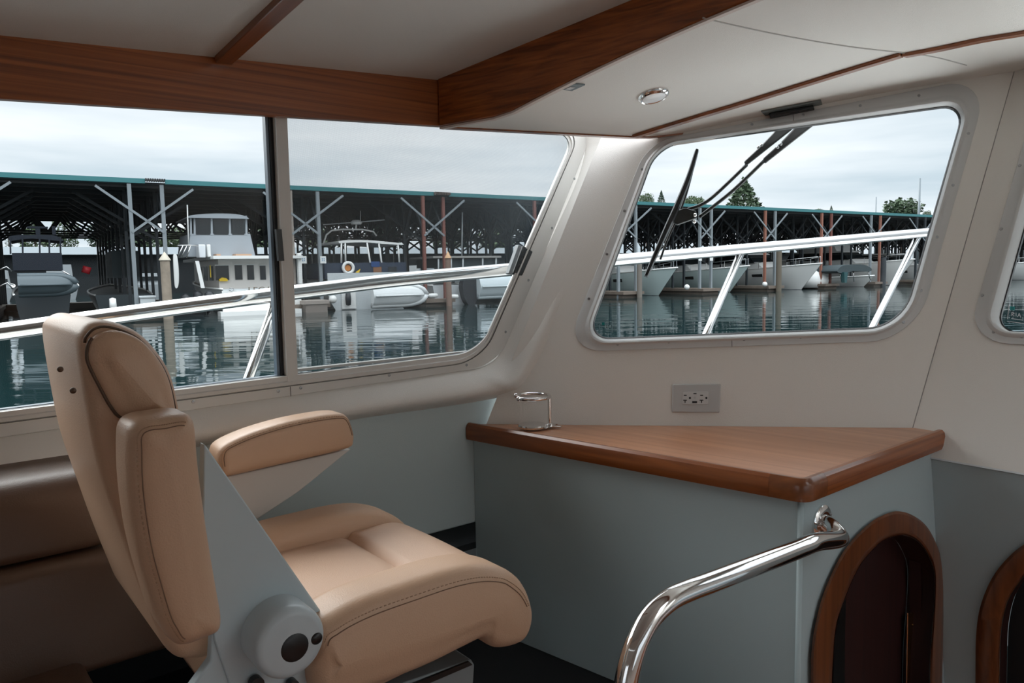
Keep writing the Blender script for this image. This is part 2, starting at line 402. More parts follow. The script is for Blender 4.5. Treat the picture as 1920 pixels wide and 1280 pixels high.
mb = MB(); mb.loft([LL(PO,0),LL(PO,.004),mixp(LL(PO,.005),LL(PM,.005),.03),mixp(LL(PO,.005),LL(PM,.005),.62),mixp(LL(PO,.010),LL(PM,.010),.78),mixp(LL(PO,.012),LL(PM,.012),.92),LL(PM,.011),
     mixp(LL(PM,0),LL(PG,0),.4),mixp(LL(PM,-.035),LL(PG,-.035),.85)], True); mb.build('frame', alu, w2, smooth=True, autos=40)
mb = MB(); mb.loft([mixp(LL(PM,-.033),LL(PG,-.033),.8),mixp(LL(PM,-.028),LL(PG,-.028),.8),LL(PG,-.030),LL(PG,-.039)], True); mb.build('rubber_seal', seal, w2)
sheet('glass', mixp(LL(PM,-.037),LL(PG,-.037),.8), [], glass, w2)
for x,y in ((1912,310),(1877,429),(1842,553),(1916,631),(1863,622)):
    c = P2(x,y,.005); s_ = MB(); s_.lathe(c, n2, [(0,0),(.0042,0),(.0038,.0012),(0,.0012)], 12); s_.build('screw', screwm, w2)
pc2 = lambda x,y: P2(x,y,-.039)
dc = MB(); dc.prism([pc2(1894,574),pc2(1903,575),pc2(1902.5,582),pc2(1893.5,581)], n2*.0004); dc.build('decal_square', MT['teal_decal'], w2)
dl = MB()
for a in (((1897,585),(1897,592)),((1897,585),(1902,587)),((1902,587),(1897.5,589)),((1897.5,589),(1902,593)),((1905,586),(1905,593)),((1908,594),(1911,587)),((1911,587),(1914,595)),((1892,571),(1889,598)),((1888,602),(1920,606)),((1909,591.5),(1913,592)),((1896,597),(1918,600))):
    dl.bar(pc2(*a[0]), pc2(*a[1]), .0012, .0004, n2)
dl.build('decal_print', mat('pale_red_decal',(.66,.58,.60),.5), w2)
top2 = C1 + d2*.08
sheet('wall_front', [lb0 - ldir*.12, lb0+ldir*2.0, lb0+ldir*2.0+d2*1.25, top2 + (lb0-ldir*.0-lb0)], [l2(PM,0)], vinyl, thick=-n2*.03,
      kind='structure', label='cream vinyl wall around the centre windshield window')
# fill between seam line and ledge (lower left of the centre panel is the same sheet)
# ledge under panel 2 and bulkhead below it
lF = lb0.dot(F)
mb = MB(); e0 = lb0-ldir*.3; e1 = lb0+ldir*2
mb.prism([e0, e0+F*.03, e0+F*.03+Z*-.004, e0+Z*-.004-F*.002], (e1-e0)); mb.build('trim_1', ledgem, kind='structure', label='pale ledge under the centre windshield wall')
# bulkhead with the second arched doorway
bF = onT(1779,1200,.80).dot(F)
bP0 = P2(1776,862); nB = (P2(1920,887)-bP0).cross(onT(1771,1280,.80)-bP0).normalized()
PB = lambda x,y,o=0: onp(x,y,bP0+F*(o+.003),nB)
arch2o = c2([(1829,1400),(1829,1250),(1831,1180),(1840,1130),(1862,1080),(1895,1040),(1930,1015),(1990,990),(2080,985),(2180,1030),(2260,1130),(2300,1300)],6)+[(2300,1500),(1829,1500)]
arch2i = c2([(1872,1400),(1874,1250),(1877,1180),(1888,1130),(1908,1095),(1932,1070),(1990,1045),(2070,1045),(2150,1090),(2210,1170),(2240,1320)],6)+[(2240,1500),(1872,1500)]
sheet('wall_forward_bulkhead', [PB(1690,851),PB(2700,1027),PB(2700,2400),PB(1690,2000)], [[PB(x,y) for x,y in arch2i]], cab, thick=F*.03,
      kind='structure', label='pale blue grey bulkhead right of the arched door')
dr2 = struct('door_2', PB(1850,1400), 'teak framed arched doorway at the lower right corner')
n = min(len(arch2o), len(arch2i))
def rs(l, m):
    out = []
    for i in range(m):
        t = i*(len(l)-1)/(m-1); k = int(min(t, len(l)-2)); u = t-k; out.append((l[k][0]*(1-u)+l[k+1][0]*u, l[k][1]*(1-u)+l[k+1][1]*u))
    return out
def archframe(par, Pf, Ao, Ai, m, dep, nn):
    Ao = rs(Ao,70); Ai = rs(Ai,70); mx_ = lambda a,b,t:[(p[0]*(1-t)+q[0]*t,p[1]*(1-t)+q[1]*t) for p,q in zip(a,b)]
    mb = MB(); mb.loft([[Pf(x,y,0) for x,y in Ao],[Pf(x,y,-.008) for x,y in Ao],[Pf(x,y,-.014) for x,y in mx_(Ao,Ai,.12)],[Pf(x,y,-.014) for x,y in mx_(Ao,Ai,.8)],
        [Pf(x,y,-.010) for x,y in mx_(Ao,Ai,.93)],[Pf(x,y,0) for x,y in Ai]]); 
    k = [Pf(x,y,0) for x,y in mx_(Ao,Ai,1.03)]; 
    fr_ = mb.build('door_frame', m, par, smooth=True, autos=35); mb = MB(); mb.loft([k,[p+nn*dep for p in k]]); mb.build('door_jamb', redwood, par, smooth=True, autos=35); return fr_
archframe(dr2, PB, arch2o, arch2i, woodV, .05, F)
mb = MB(); mb.prism([PB(x,y)+F*.06 for x,y in arch2i], F*.02); mb.build('door_infill', mat('doorway_shade',(.006,.008,.010),.6), dr2)  # dark sheet in the arch paints the shade of the open doorway
mb = MB(); mb.tube([C0-d2*.02, C1+d2*.02], .0013, 6); mb.build('trim_7', mat('seam_grey',(.30,.29,.28),.7), kind='structure', label='fine seam between the port and centre windshield walls')
# ---- ceiling
def ffront(t):
    if t <= 1.44:
        q = W(0,t,zc(t)); fa = (A0-q).dot(n1)/F.dot(n1); fb = (C0-q).dot(n2)/F.dot(n2); return min(fa,fb)+.02
    K = [(1.72,1.10),(1.69,1.165),(1.51,1.70),(1.45,1.82),(1.44,2.2),(.78,2.66),(-1.8,2.75)]
    for (t0,a),(t1,b) in zip(K,K[1:]):
        if t <= t0 and t >= t1: return a+(b-a)*(t0-t)/(t0-t1)
    return K[-1][1]
bb = [onc(821,237), onc(1100,128), onc(1400,0)]
b_lo0 = bb[0]; bdir = (bb[2]-bb[0]); bdir.z = 0; bdir.normalize()
def fback(t):
    k = (t-b_lo0.dot(T))/bdir.dot(T); return b_lo0.dot(F)+k*bdir.dot(F)
ts = [1.70,1.69,1.65,1.6,1.55,1.51,1.48,1.45,1.44]+[1.4-.1*i for i in range(32)]
rows = []
for t in ts:
    a, b = fback(t)+.012, max(ffront(t), fback(t)+.013)
    rows.append([W(a+(b-a)*j/10, t, zc(t)) for j in range(11)])
mb = MB(); mb.loft(rows); mb.loft([[p+Z*.02 for p in r] for r in rows])
ceil = mb.build('ceiling', vinyl, kind='structure', label='white vinyl forward ceiling above the windshield', smooth=True)
# seam in the ceiling
sp = [onc(x,y)-Z*.0005 for x,y in c2([(1318,33),(1400,52),(1500,72),(1600,88),(1690,98),(1750,106),(1812,122)],6)]
mb = MB(); mb.tube(sp, .0018, 8); mb.build('ceiling_seam', mat('vinyl_piping',(.50,.49,.47),.6), ceil)
# teak batten across the forward ceiling
bt = c2([(1190,253),(1300,219),(1400,189),(1500,158),(1600,127),(1690,100)],6)
bt2 = c2([(1695,101),(1760,89),(1840,72),(1930,57),(2050,30)],6)
for i_, l in enumerate((bt,bt2)):
    mb = MB(); rows = []
    for x,y in l:
        c = onc(x,y); rows.append([c+F*-.013, c+F*-.013-Z*.009, c+F*.013-Z*.009, c+F*.013])
    mb.loft(rows, True, True)
    mb.build('trim_%d'%(2+i_), woodT, kind='structure', bevel=.002, label=['thin teak batten across the ceiling, left length from the corner','thin teak batten across the ceiling, right length'][i_])
# teak edge trim along the ceiling's port edge
ed = [W(ffront(t), t, zc(t)) for t in (1.69,1.65,1.6,1.55,1.51,1.48,1.45)]
dlt = (onc(1262,258)-ed[-1]); 
mb = MB(); rows = [[p+T*.02+Z*.004, p-Z*.004+T*.02, p-Z*.004-T*.004-F*.004, p+Z*.004-T*.004-F*.004] for p in ed+[ed[-1]+(ed[-1]-ed[-2]).normalized()*.03]]
mb.loft(rows, True, True); mb.build('trim_4', woodF, kind='structure', label='thin teak edge strip where the ceiling meets the side window')
# longitudinal teak beam (above the side window) and transverse teak beam
TB = b_lo0.dot(T)
ext = lambda p, q, k: p+(q-p)*k
la, lb_ = onT(0,185,TB), onT(820,236,TB); ua, ub = onT(0,60,TB), onT(815,145,TB)
la2, ua2 = ext(lb_,la,2.2), ext(ub,ua,2.2)
mb = MB(); mb.prism([la2, lb_+(lb_-la).normalized()*.03, ub+(ub-ua).normalized()*.03, ua2], T*.022)
mb.build('ceiling_beam', woodF, label='long teak beam above the side window, running left from the corner', cat='beam', bevel=.002)
lo = [W(fback(t_), t_, zc(t_)-.001) for t_ in [TB-.004-.06*i for i in range(36)]]
bn = Z.cross(bdir)
if bn.dot(lo[0]) < 0: bn = -bn
bp = lambda x,y: onp(x,y,lo[0],bn)
u0_, u1_ = bp(817,145), bp(1098,0)
lo2 = [p.copy() for p in lo]
hi = [u0_+(u1_-u0_)*(((p-lo[0]).dot(bdir))/((u1_-u0_).dot(bdir))) for p in lo2]
hi = [V((l_.x,l_.y,min(h.z, l_.z+.20))) for h,l_ in zip(hi,lo2)]
mb = MB(); rows = [[l_, h, h+bn*.03, l_+bn*.03] for l_,h in zip(lo2,hi)]; mb.loft(rows, True, True)
mb.build('ceiling_beam', woodB, label='deep teak beam crossing the ceiling diagonally to the upper right', cat='beam', bevel=.003)
# small light lip under the transverse beam
mb = MB(); rows = [[l_+bn*.002-Z*.001, l_+bn*.016-Z*.001, l_+bn*.016-Z*.006, l_+bn*.002-Z*.006] for l_ in lo2]; mb.loft(rows, True, True)
mb.build('trim_5', mat('vinyl_edge',(.62,.52,.47),.5), kind='structure', label='pale edging strip along the lower edge of the diagonal beam')
# raised ceiling
g00, g01 = ua2, ub; 
def up(u, v): return ub + (ua2-ub)*u + (hi[-1]-ub)*v + Z*(.0)
rows = [[up(-.02+1.04*i/8, -.02+1.04*j/8)-Z*.006 for j in range(9)] for i in range(9)]
mb = MB(); mb.loft(rows); mb.loft([[p+Z*.02 for p in r] for r in rows]); mb.build('ceiling_raised_panel', mat('grey_headliner',(.60,.585,.56),.6,bump=.3,bscale=700), kind='structure', label='recessed pale grey ceiling panel inside the teak beams')
un = (ua2-ub).cross(hi[-1]-ub).normalized(); 
if un.z > 0: un = -un
onu = lambda x,y: onp(x,y,ub-Z*.006,un)
q0, q1 = onu(418,108), onu(533,0)
q1 = q0+(q1-q0)*2.5
mb = MB(); sd = un.cross(q1-q0).normalized(); mb.box((q0+q1)/2+un*.006, (q1-q0)/2, sd*.019, un*.008)
mb.build('ceiling_batten', wood('teak_batten', (q1-q0), (.13,.032,.006), (.27,.075,.015)), label='short teak batten across the recessed ceiling panel', cat='batten', bevel=.002)
# ---- side wall, window and moulding
PS = lambda x,y,o=0: onT(x,y,TS-o)
oSc = [(-760,929),(-760,40),(1120,225),(938,685)]; oSr=[40,40,55,60]
mSc = [(-740,888),(-740,60),(1090,243),(902,677)]; mSr=[40,40,44,50]
gSc = [(-700,856),(-700,100),(1080,252),(899,657)]; gSr=[30,30,42,42]
OS, MS, GS = rloop(oSc,oSr), rloop(mSc,mSr), rloop(gSc,gSr)
L = lambda l,o: [PS(x,y,o) for x,y in l]
mx2 = lambda a,b,t:[(p[0]*(1-t)+q[0]*t,p[1]*(1-t)+q[1]*t) for p,q in zip(a,b)]
sheet('wall_left', [W(-1.9,TS+.02,-.55),W(1.28,TS+.02,-.55),onT(985,790,TS+.02),onT(1030,640,TS+.02),onT(1172,225,TS+.02),onT(1185,150,TS+.02),W(-1.9,TS+.02,.55)], [L(MS,-.02)], vinyl, thick=T*.03, kind='structure', label='port side wall holding the long side window')
ws = struct('window_3', PS(700,690), 'long port side window with a sliding pane and insect screen')
mb = MB(); mb.loft([L(OS,0),L(OS,.005),L(mx2(OS,MS,.04),.006),L(mx2(OS,MS,.93),.006),L(mx2(OS,MS,.96),.001)], True); mb.build('frame_flange', alu2, ws)
mb = MB(); mb.loft([L(mx2(OS,MS,.96),.001),L(MS,.002),L(mx2(MS,GS,.06),.013),L(mx2(MS,GS,.35),.014),L(mx2(MS,GS,.45),.010),L(mx2(MS,GS,.85),.010),L(mx2(MS,GS,.95),.0),L(GS,-.012),L(GS,-.035)], True); mb.build('frame', alu2, ws, smooth=True, autos=40)
mb = MB(); mb.loft([L(mx2(MS,GS,.93),.0008),L(mx2(MS,GS,.93),.0030),L(GS,-.008),L(GS,-.030)], True); mb.build('gasket', mat('dark_blue_gasket',(.02,.03,.045),.4), ws)
# (groove shows the dark line)
mb = MB(); mb.loft([L(mx2(OS,MS,.93),.0063),L(mx2(OS,MS,.955),.0063)], True); mb.build('frame_groove', seal, ws)
for x,y in ((363,753),(522,733),(564,727),(730,703),(875,684),(948,622),(991,525),(1035,427),(1077,335)):
    c = PS(x,y,.006); s_ = MB(); s_.lathe(c, -T, [(0,0),(.0042,0),(.0038,.0012),(.0012,.0014),(0,.0004)], 12); s_.build('screw', screwm, ws)
mb = MB(); mb.bar(PS(544.5,724.5,.0064),PS(545.5,743,.0064),.0012,.0008,T); mb.build('frame_joint', seal, ws)
# mullion parts: blue channel, black seal, light post, dark right edge
def strip(pts, o0, o1, nm, m, par=ws):
    """pts: pixel quad, from plane offset o0 thickness to o1 (inwards)"""
    mb = MB(); P = [PS(x,y,o0) for x,y in pts]; mb.prism(P, -T*(o1-o0)); return mb.build(nm, m, par)
strip([(490,190),(496,190),(521,709),(515,710)], -.030,-.012,'slider_channel', blueseal)
strip([(496,190),(504,190),(528,709),(521,710)], -.028,-.008,'mullion_seal', seal)
strip([(503,188),(524,190),(546,709),(527,714)], -.03,.012,'mullion', alu2)
strip([(520,190),(526,190),(549,697),(543,698)], -.034,-.006,'screen_channel', mat('slate_channel',(.10,.13,.15),.4))
strip([(514.5,430),(524.5,430),(529.5,489),(519.5,489)], .012,.024,'latch', blackp)
# horizontal channel under the sliding pane
strip([(-700,850),(522,701),(524,708),(-700,860)], -.030,-.010,'slider_track', blueseal)
strip([(-700,855),(527,705.5),(527,711),(-700,868)], -.026,-.006,'track_seal', seal)
strip([(543,691),(899,654),(899,658),(543,696)], -.034,-.014,'sill_bead', alu2)
sheet('sliding_glass', [PS(-700,90,-.030),PS(500,190,-.030),PS(520,706,-.030),PS(-700,858,-.030)], [], glass, ws)
sheet('glass', [p for p in [PS(x,y,-.034) for x,y in GS if x>495]] , [], glass, ws) if False else None
gl = [(x,y) for x,y in GS if x > 560]
right = [(x,y) for x,y in GS if x > 700]
sheet('glass', [PS(508,180,-.036)]+[PS(x,y,-.036) for x,y in right]+[PS(545,697,-.036)], [], glass, ws)
sheet('insect_screen', [PS(510,180,-.022)]+[PS(x,y,-.022) for x,y in right]+[PS(546,696,-.022)], [], meshm, ws)
# latch handle on the slanted front edge
mb = MB(); mb.prism([PS(966,459,.0),PS(972,461,.0),PS(953,515,.0),PS(947,513,.0)], -T*.018); mb.build('screen_pull', mat('slate_metal',(.26,.31,.34),.35), ws, bevel=.002)
mb = MB(); mb.prism([PS(970,461,-.02),PS(988,472,-.02),PS(968,517,-.02),PS(951,513,-.02)], -T*.030); mb.build('pull_base', mat('dark_slate',(.035,.045,.05),.45), ws, bevel=.003)
# padded moulding
pairs = [((-760,930),(-760,1036),0),((-300,863),(-300,954),0),((0,820),(0,902),0),((352,769),(391,834),0),((600,733),(665,786),0),((760,710),(815,765),0),((850,697),(926,747),.5),((897,690),(956,736),.85),((925,676),(972,727),1),
 ((944,650),(990,705),1),((968,596),(1021,650),1),((1006,508),(1058,546),1),((1046,420),(1108,430),1),((1080,344),(1146,340),1),((1096,290),(1170,275),1),((1098,262),(1177,255),1),((1094,235),(1188,225),1)]
ins = catmull([PS(*a,.002) for a,b,k in pairs], 5); ous = catmull([PS(*b,0)*(1-k)+P1(*b,0.0)*k for a,b,k in pairs], 5)
rows = []
for i,(a,b) in enumerate(zip(ins,ous)):
    row = []; col = max(0, min(1, (i-28)/28)); col = col*col*(3-2*col); B = .05*(1-col)+.022*col
    inn = (-T*(1-col)+(-T+n1).normalized()*col).normalized()
    for j in range(13):
        t = j/12; s_ = math.sin(PI/2*t/.62) if t < .62 else math.cos(PI/2*(t-.62)/.38)
        row.append(a+(b-a)*t+inn*B*s_)
    rows.append(row)
mb = MB(); mb.loft(rows)
mb.build('trim_6', vinyl, kind='structure', smooth=True, label='padded cream moulding sweeping under the side window and up the corner post')
# lower side panel
mb = MB(); q = [W(-1.9,TS,.0-.25), W(1.6,TS,-.25), W(1.6,TS,-.76), W(-1.9,TS,-.80)]
q = [PS(-760,900), PS(1000,700), PS(1003,958), PS(795,1006), PS(400,1105), PS(-760,1400)]
q = [W(-1.9,TS,-.33), W(1.42,TS,-.33), W(1.42,TS,onT(875,985,TS).z), W(onT(795,1005,TS).dot(F),TS,onT(795,1005,TS).z), W(-1.9,TS,-.86)]
mb.prism(q, T*.02); mb.build('wall_left_lower_panel', vinyl2, kind='structure', bevel=.006, label='grey white side panel below the moulding')
# floor and the unseen rest of the cabin; wall openings sized for the light
mb = MB(); mb.prism([W(-1.9,2.1,-1.06),W(1.50,2.1,-1.06),W(1.50,.82,-1.06),W(-1.9,.80,-1.06)], Z*-.03); mb.build('floor', dark, kind='structure', label='black carpeted helm platform')
mb = MB(); mb.prism([W(-1.9,.80,-1.62),W(3.2,.80,-1.62),W(3.2,-1.75,-1.62),W(-1.9,-1.75,-1.62)], Z*-.03); mb.build('floor_lower', woodF, kind='structure', label='lower cabin floor by the steps')
mb = MB(); mb.prism([W(-1.9,.80,-1.62),W(1.44,.80,-1.62),W(1.44,.80,-1.06),W(-1.9,.80,-1.06)], T*.02); mb.build('wall_platform_riser', cab, kind='structure', label='riser below the helm platform')
mb = MB(); mb.prism([W(-1.9,TS+.02,-.83),W(1.45,TS+.02,-.83),W(1.45,2.1,-.83),W(-1.9,2.1,-.83)], Z*.02); mb.prism([W(-1.9,2.08,-1.06),W(1.9,2.08,-1.06),W(1.9,2.08,-.6),W(-1.9,2.08,-.6)], T*.02)
mb.build('wall_left_recess', dark, kind='structure', label='dark recess under the side panel')  # near-black sheets stand in for the shade in this recess
def wall_with_window(name, pts, inset, nv, lab):
    c = sum(pts, V((0,0,0)))/4; h = [c+(p-c)*inset for p in pts]
    for i in range(4):
        h[i] = h[i]+Z*.14
    sheet(name, pts, [h], vinyl, thick=nv*.03, kind='structure', label=lab)
wall_with_window('wall_right', [W(-1.9,-1.75,-1.62),W(3.2,-1.75,-1.62),W(2.8,-1.75,.62),W(-1.9,-1.75,.62)], .34, -T, 'unseen starboard side wall, its window opening sized for the light')
wall_with_window('wall_aft', [W(-1.9,-1.78,-1.62),W(-1.9,1.80,-1.62),W(-1.9,1.80,.62),W(-1.9,-1.78,.62)], .34, -F, 'unseen aft bulkhead, its opening sized for the light')
mb = MB(); mb.prism([W(-1.95,-1.8,.66),W(1.3,-1.8,.66),W(1.3,1.7,.66),W(-1.95,1.7,.66)], Z*.02); mb.build('ceiling_roof_deck', vinyl, kind='structure', label='cabin roof over the recessed ceiling')
# =====================================================================
# COUNTER AND CABINET
# =====================================================================
cz = -.44
ctop = [onz(870,795,cz), onz(1516,906,cz), onz(1793,803,cz), C0+n1*-.01+Z*0, A0+n1*-.01]
ctop[2] = W(2.165,.777,cz)
K = [W(onz(872,795,cz).dot(F), TS-.004, cz), W(1.398,.774,cz), W(2.15,.777,cz), C0+n1*.004, A0+n1*.004]
cnt = empty('countertop', K[1]-Z*.05, 'three-sided teak countertop with raised edge filling the corner under the windshield', 'countertop')
def inset_line(P, k): return P
vec12 = (K[1]-K[0]).normalized(); vec23 = (K[2]-K[1]).normalized()
i12 = Z.cross(vec12)
if i12.dot(A0-K[0]) < 0: i12 = -i12
i23 = Z.cross(vec23)
if i23.dot(K[0]-K[1]) < 0: i23 = -i23
ew = .022
# inner surface polygon
den = vec12.cross(vec23).z
def isect(p, d, q, e):
    k = (q-p).cross(e).z/d.cross(e).z; return p+d*k
ci = isect(K[1]+i12*ew, vec12, K[1]+i23*ew, vec23)
s0 = isect(K[0]+i12*ew, vec12, A0, (C0-A0).normalized()); s2 = K[2]+i23*ew
mb = MB(); mb.prism([s0+n1*.003-Z*.003, ci-Z*.003, s2-Z*.003, K[3]-Z*.003], Z*-.03); mb.build('counter_surface', woodC, cnt)
def fiddle(p, q, inn, m, nm, cap=.0):
    H = .048; prof = [(0,-H+.012),(0.002,-H+.003),(.012,-H),(ew+.003,-H),(ew+.003,-.003),(ew,.0015),(ew-.004,.003),(.010,.003),(.003,-.003),(0,-.012)]
    return [[x+inn*a+Z*(b) for a,b in prof] for x in (p,q)]
r_ = .032
cA = K[1]-vec12*r_; cB = K[1]+vec23*r_
mb = MB(); mb.loft(fiddle(K[0]+vec12*.0, cA-vec12*.05, i12, None, ''), True, True); mb.build('edge_rail', woodT, cnt, smooth=True, autos=24)
mb = MB(); mb.loft(fiddle(cB+vec23*.05, K[2]-vec23*0, i23, None, ''), True, True); mb.build('edge_rail', woodF, cnt, smooth=True, autos=24)
rows = [fiddle(cA-vec12*.0495, cA, i12, None, '')[0], fiddle(cA, cA, i12, None, '')[0]]
for i in range(1,8):
    t = i/8; p = cA*(1-t)**2+K[1]*2*t*(1-t)+cB*t*t; inn = (i12*(1-t)+i23*t).normalized(); H=.048
    rows.append([p+inn*a*(1+.0)+Z*b for a,b in [(0,-H+.012),(0.002,-H+.003),(.012,-H),(ew+.003,-H),(ew+.003,-.003),(ew,.0015),(ew-.004,.003),(.010,.003),(.003,-.003),(0,-.012)]])
rows += [fiddle(cB, cB, i23, None, '')[0], fiddle(cB+vec23*.0495, cB, i23, None, '')[0]]
mb = MB(); mb.loft(rows, True, True); mb.build('edge_corner', wood('teak_corner', Z*.3+F-T, (.15,.045,.012), (.25,.08,.024)), cnt, smooth=True, autos=40)
# cabinet
ov = .028
k0 = W(K[0].dot(F)+ov, TS-.002, 0); kc = isect(K[1]+i12*ov, vec12, K[1]+i23*ov, vec23); kc.z = 0
TL = kc.dot(T); kend = W(bF+.06, TL, 0)
cb = empty('base_cabinet', V((kc.x,kc.y,-1.06)), 'pale blue grey cabinet under the teak countertop', 'cabinet')
zt = cz-.046; zb = -1.62
mb = MB(); mb.prism([V((k0.x,k0.y,zt)),V((kc.x,kc.y,zt)),V((kc.x,kc.y,-1.058)),V((k0.x,k0.y,-1.058))], -i12*-.02)
mb.build('aft_panel', cab, cb)
PL = lambda x,y,o=0: onT(x,y,TL+o)
zo = lambda l: [(1440+a*.3125, 880+b*.3125) for a,b in l]
a1o = c2(zo([(262,1500),(258,1130),(290,900),(350,700),(460,480),(600,330),(700,270),(780,250),(870,275),(960,350),(1030,500),(1055,660),(1052,900),(1042,1500)]),5)
a1i = c2(zo([(375,1500),(398,1000),(450,800),(530,610),(600,510),(680,432),(760,397),(830,395),(900,430),(960,510),(1000,640),(990,900),(972,1150),(965,1500)]),5)
zl = [V((kc.x,kc.y,zt)), V((kend.x,kend.y,zt)), V((kend.x,kend.y,zb)), V((kc.x,kc.y,zb))]
hz = [PL(x,y) for x,y in a1i]
sheet('side_panel', zl, [hz], cab, cb, thick=T*.02)
mb = MB(); mb.tube([V((kc.x,kc.y,zt)), V((kc.x,kc.y,zb))], .006, 12); mb.build('corner_post', cab, cb, smooth=True)
dr1 = struct('door_1', PL(1650,1300), 'teak framed arched doorway in the cabinet side')
archframe(dr1, PL, a1o, a1i, woodV, .07, T)
mb = MB(); mb.prism([p+T*.072 for p in hz], T*.02); mb.build('door_infill', redwood, dr1)
mb = MB(); mb.prism([onT(x,y,TL+.05) for x,y in zo([(845,860),(895,866),(890,1500),(838,1500)])], T*.006); hg = mb.build('hinge', brass, dr1)
mb = MB(); mb.tube([onT(x,y,TL+.048) for x,y in zo([(838,858),(828,1500)])], .0025, 8); mb.build('hinge_pin', chrome, hg)
for y_ in (930,1060,1195):
    mb = MB(); mb.ball(onT(*zo([(868,y_)])[0],TL+.049), .0022, 6); mb.build('hinge_screw', brass, hg)
mb = MB(); mb.prism([onT(x,y,TL+.03) for x,y in zo([(915,560),(945,600),(948,900),(940,1500),(905,1500),(918,900)])], T*.03); mb.build('door_stop', redwood, dr1)
mb = MB(); mb.prism([onT(x,y,TL+.06) for x,y in zo([(455,770),(468,750),(462,1100),(458,1500),(385,1500),(400,1010)])], T*.005); mb.build('door_gap', blackp, dr1)
# =====================================================================
# THINGS ON OR NEAR THE COUNTER
# =====================================================================
# power outlet
po = empty('power_outlet', P1(1306,773,.0), 'grey wall outlet plate with two sockets and a charging port', 'outlet')
mb = MB(); mb.prism([P1(x,y,.0) for x,y in ((1260.5,720),(1351,719.5),(1349,773.5),(1259.5,773))], n1*.007); mb.build('cover_plate', graypl, po, bevel=.003)
mb = MB(); mb.prism([P1(x,y,.007) for x,y in rloop([(1279.5,735),(1328,734),(1327.5,757.5),(1279,758)],[2]*4,3,2)], n1*.002); mb.build('receptacle', whitepl, po, bevel=.0006)
def dark_rect(x0,y0,x1,y1,nm='slot'):
    mb = MB(); mb.prism([P1(x,y,.009) for x,y in ((x0,y0),(x1,y0),(x1,y1),(x0,y1))], n1*.0003); mb.build(nm, blackp, po)
for ox in (0,30.8):
    dark_rect(1282+ox,739.8,1287.5+ox,741.8); dark_rect(1281+ox,749.3,1288+ox,750.9); dark_rect(1283.6+ox,750.8,1285.4+ox,755)
    c = P1(1293.6+ox,745.8,.009); mb = MB(); mb.lathe(c,n1,[(0,0),(.0030,0),(.0030,.0003),(0,.0003)],14); mb.build('ground_hole', blackp, po)
dark_rect(1300,736.6,1306,738.6); dark_rect(1298,752,1307,755.4,'charging_port'); 
c = P1(1302.3,745.4,.009); mb = MB(); mb.lathe(c,n1,[(0,0),(.0028,0),(.0028,.0003),(0,.0003)],14); mb.build('indicator', graypl, po)
# cup holder
cu = empty('cup_holder', onz(1033,798,cz), 'chrome ring cup holder standing on the counter corner', 'cup holder')
bz = cz+.003
c0 = onz(1031,796,bz+.004)
mb = MB(); mb.lathe(c0-Z*.004, Z, [(0,0),(.012,0),(.012,.004),(.009,.008),(0,.009)], 20)
st_top = onp(1027,741,c0,fw); mb.tube([c0, V((c0.x,c0.y,st_top.z))], .0055, 12); mb.build('post', chrome, cu, smooth=True, autos=40)
rz = st_top.z; rc = onz(1003,744,rz)
rr = (V((c0.x,c0.y,rz))-rc).length
cc = V((c0.x,c0.y,rz)) + (onz(975,744,rz)-V((c0.x,c0.y,rz))).normalized()*.050
a0 = math.atan2(c0.y-cc.y, c0.x-cc.x); rp = [cc+V((math.cos(a0+t_),math.sin(a0+t_),0))*.050 for t_ in [(-2.55+5.1*i/40) for i in range(41)]]
mb = MB(); mb.tube(rp, .0052, 12); mb.ball(rp[0], .0075, 8); mb.ball(rp[-1], .0075, 8); mb.build('ring', chrome, cu, smooth=True)
pl_ = c0 + (onz(985,794,bz)-onz(1031,796,bz)); 
mb = MB(); bc = V((cc.x,cc.y,bz+.004)); mb.lathe(bc, Z, [(0,-.0045),(.040,-.0045),(.041,0),(.039,.004),(0,.004)], 40); mb.build('base_plate', chrome, cu, smooth=True, autos=30)
for k in (.9,-.5,2.5,-2.2):
    mb = MB(); e = V((math.cos(a0+k),math.sin(a0+k),0)); mb.box(c0+e*.018-Z*.004, e*.016, e.cross(Z)*.007, Z*.002); mb.build('foot', chrome, cu, bevel=.001)
# chrome handrail
hr = empty('handrail', onT(1180,1290,.735), 'polished steel handrail curving down from the cabinet corner', 'handrail')
TH = .735
hp = [onT(x,y,TH) for x,y in [(1543,1011),(1480,1035),(1400,1066),(1330,1093),(1290,1108)]]
hp2 = [onT(x,y,TH) for x,y in [(1255,1125),(1222,1155),(1200,1192),(1186,1230),(1175,1275),(1168,1330),(1166,1420),(1168,1560),(1172,1800)]]
fl = onT(1540,978,TL)
pts = [fl, fl+(-T)*.03, fl+(-T)*.052+F*.004-Z*.012]
path = catmull([fl, fl-T*.016-F*.003, fl-T*.034-F*.010-Z*.006, fl-T*.054-F*.026-Z*.016, onT(1530,1016,TH), onT(1495,1029.5,TH)]+hp[2:]+hp2, 6)
mb = MB(); mb.tube(path, .0183, 24); mb.build('tube', chrome, hr, smooth=True)
mb = MB(); mb.lathe(fl, -T, [(0,0),(.038,0),(.038,.004),(.033,.008),(.022,.010),(0,.010)], 32); mb.build('flange', chrome, hr, smooth=True, autos=35)
for k in (.5,2.6,4.7):
    mb = MB(); mb.ball(fl-T*.008+(F*math.cos(k)+Z*math.sin(k))*.029, .003, 6); mb.build('screw', screwm, hr)
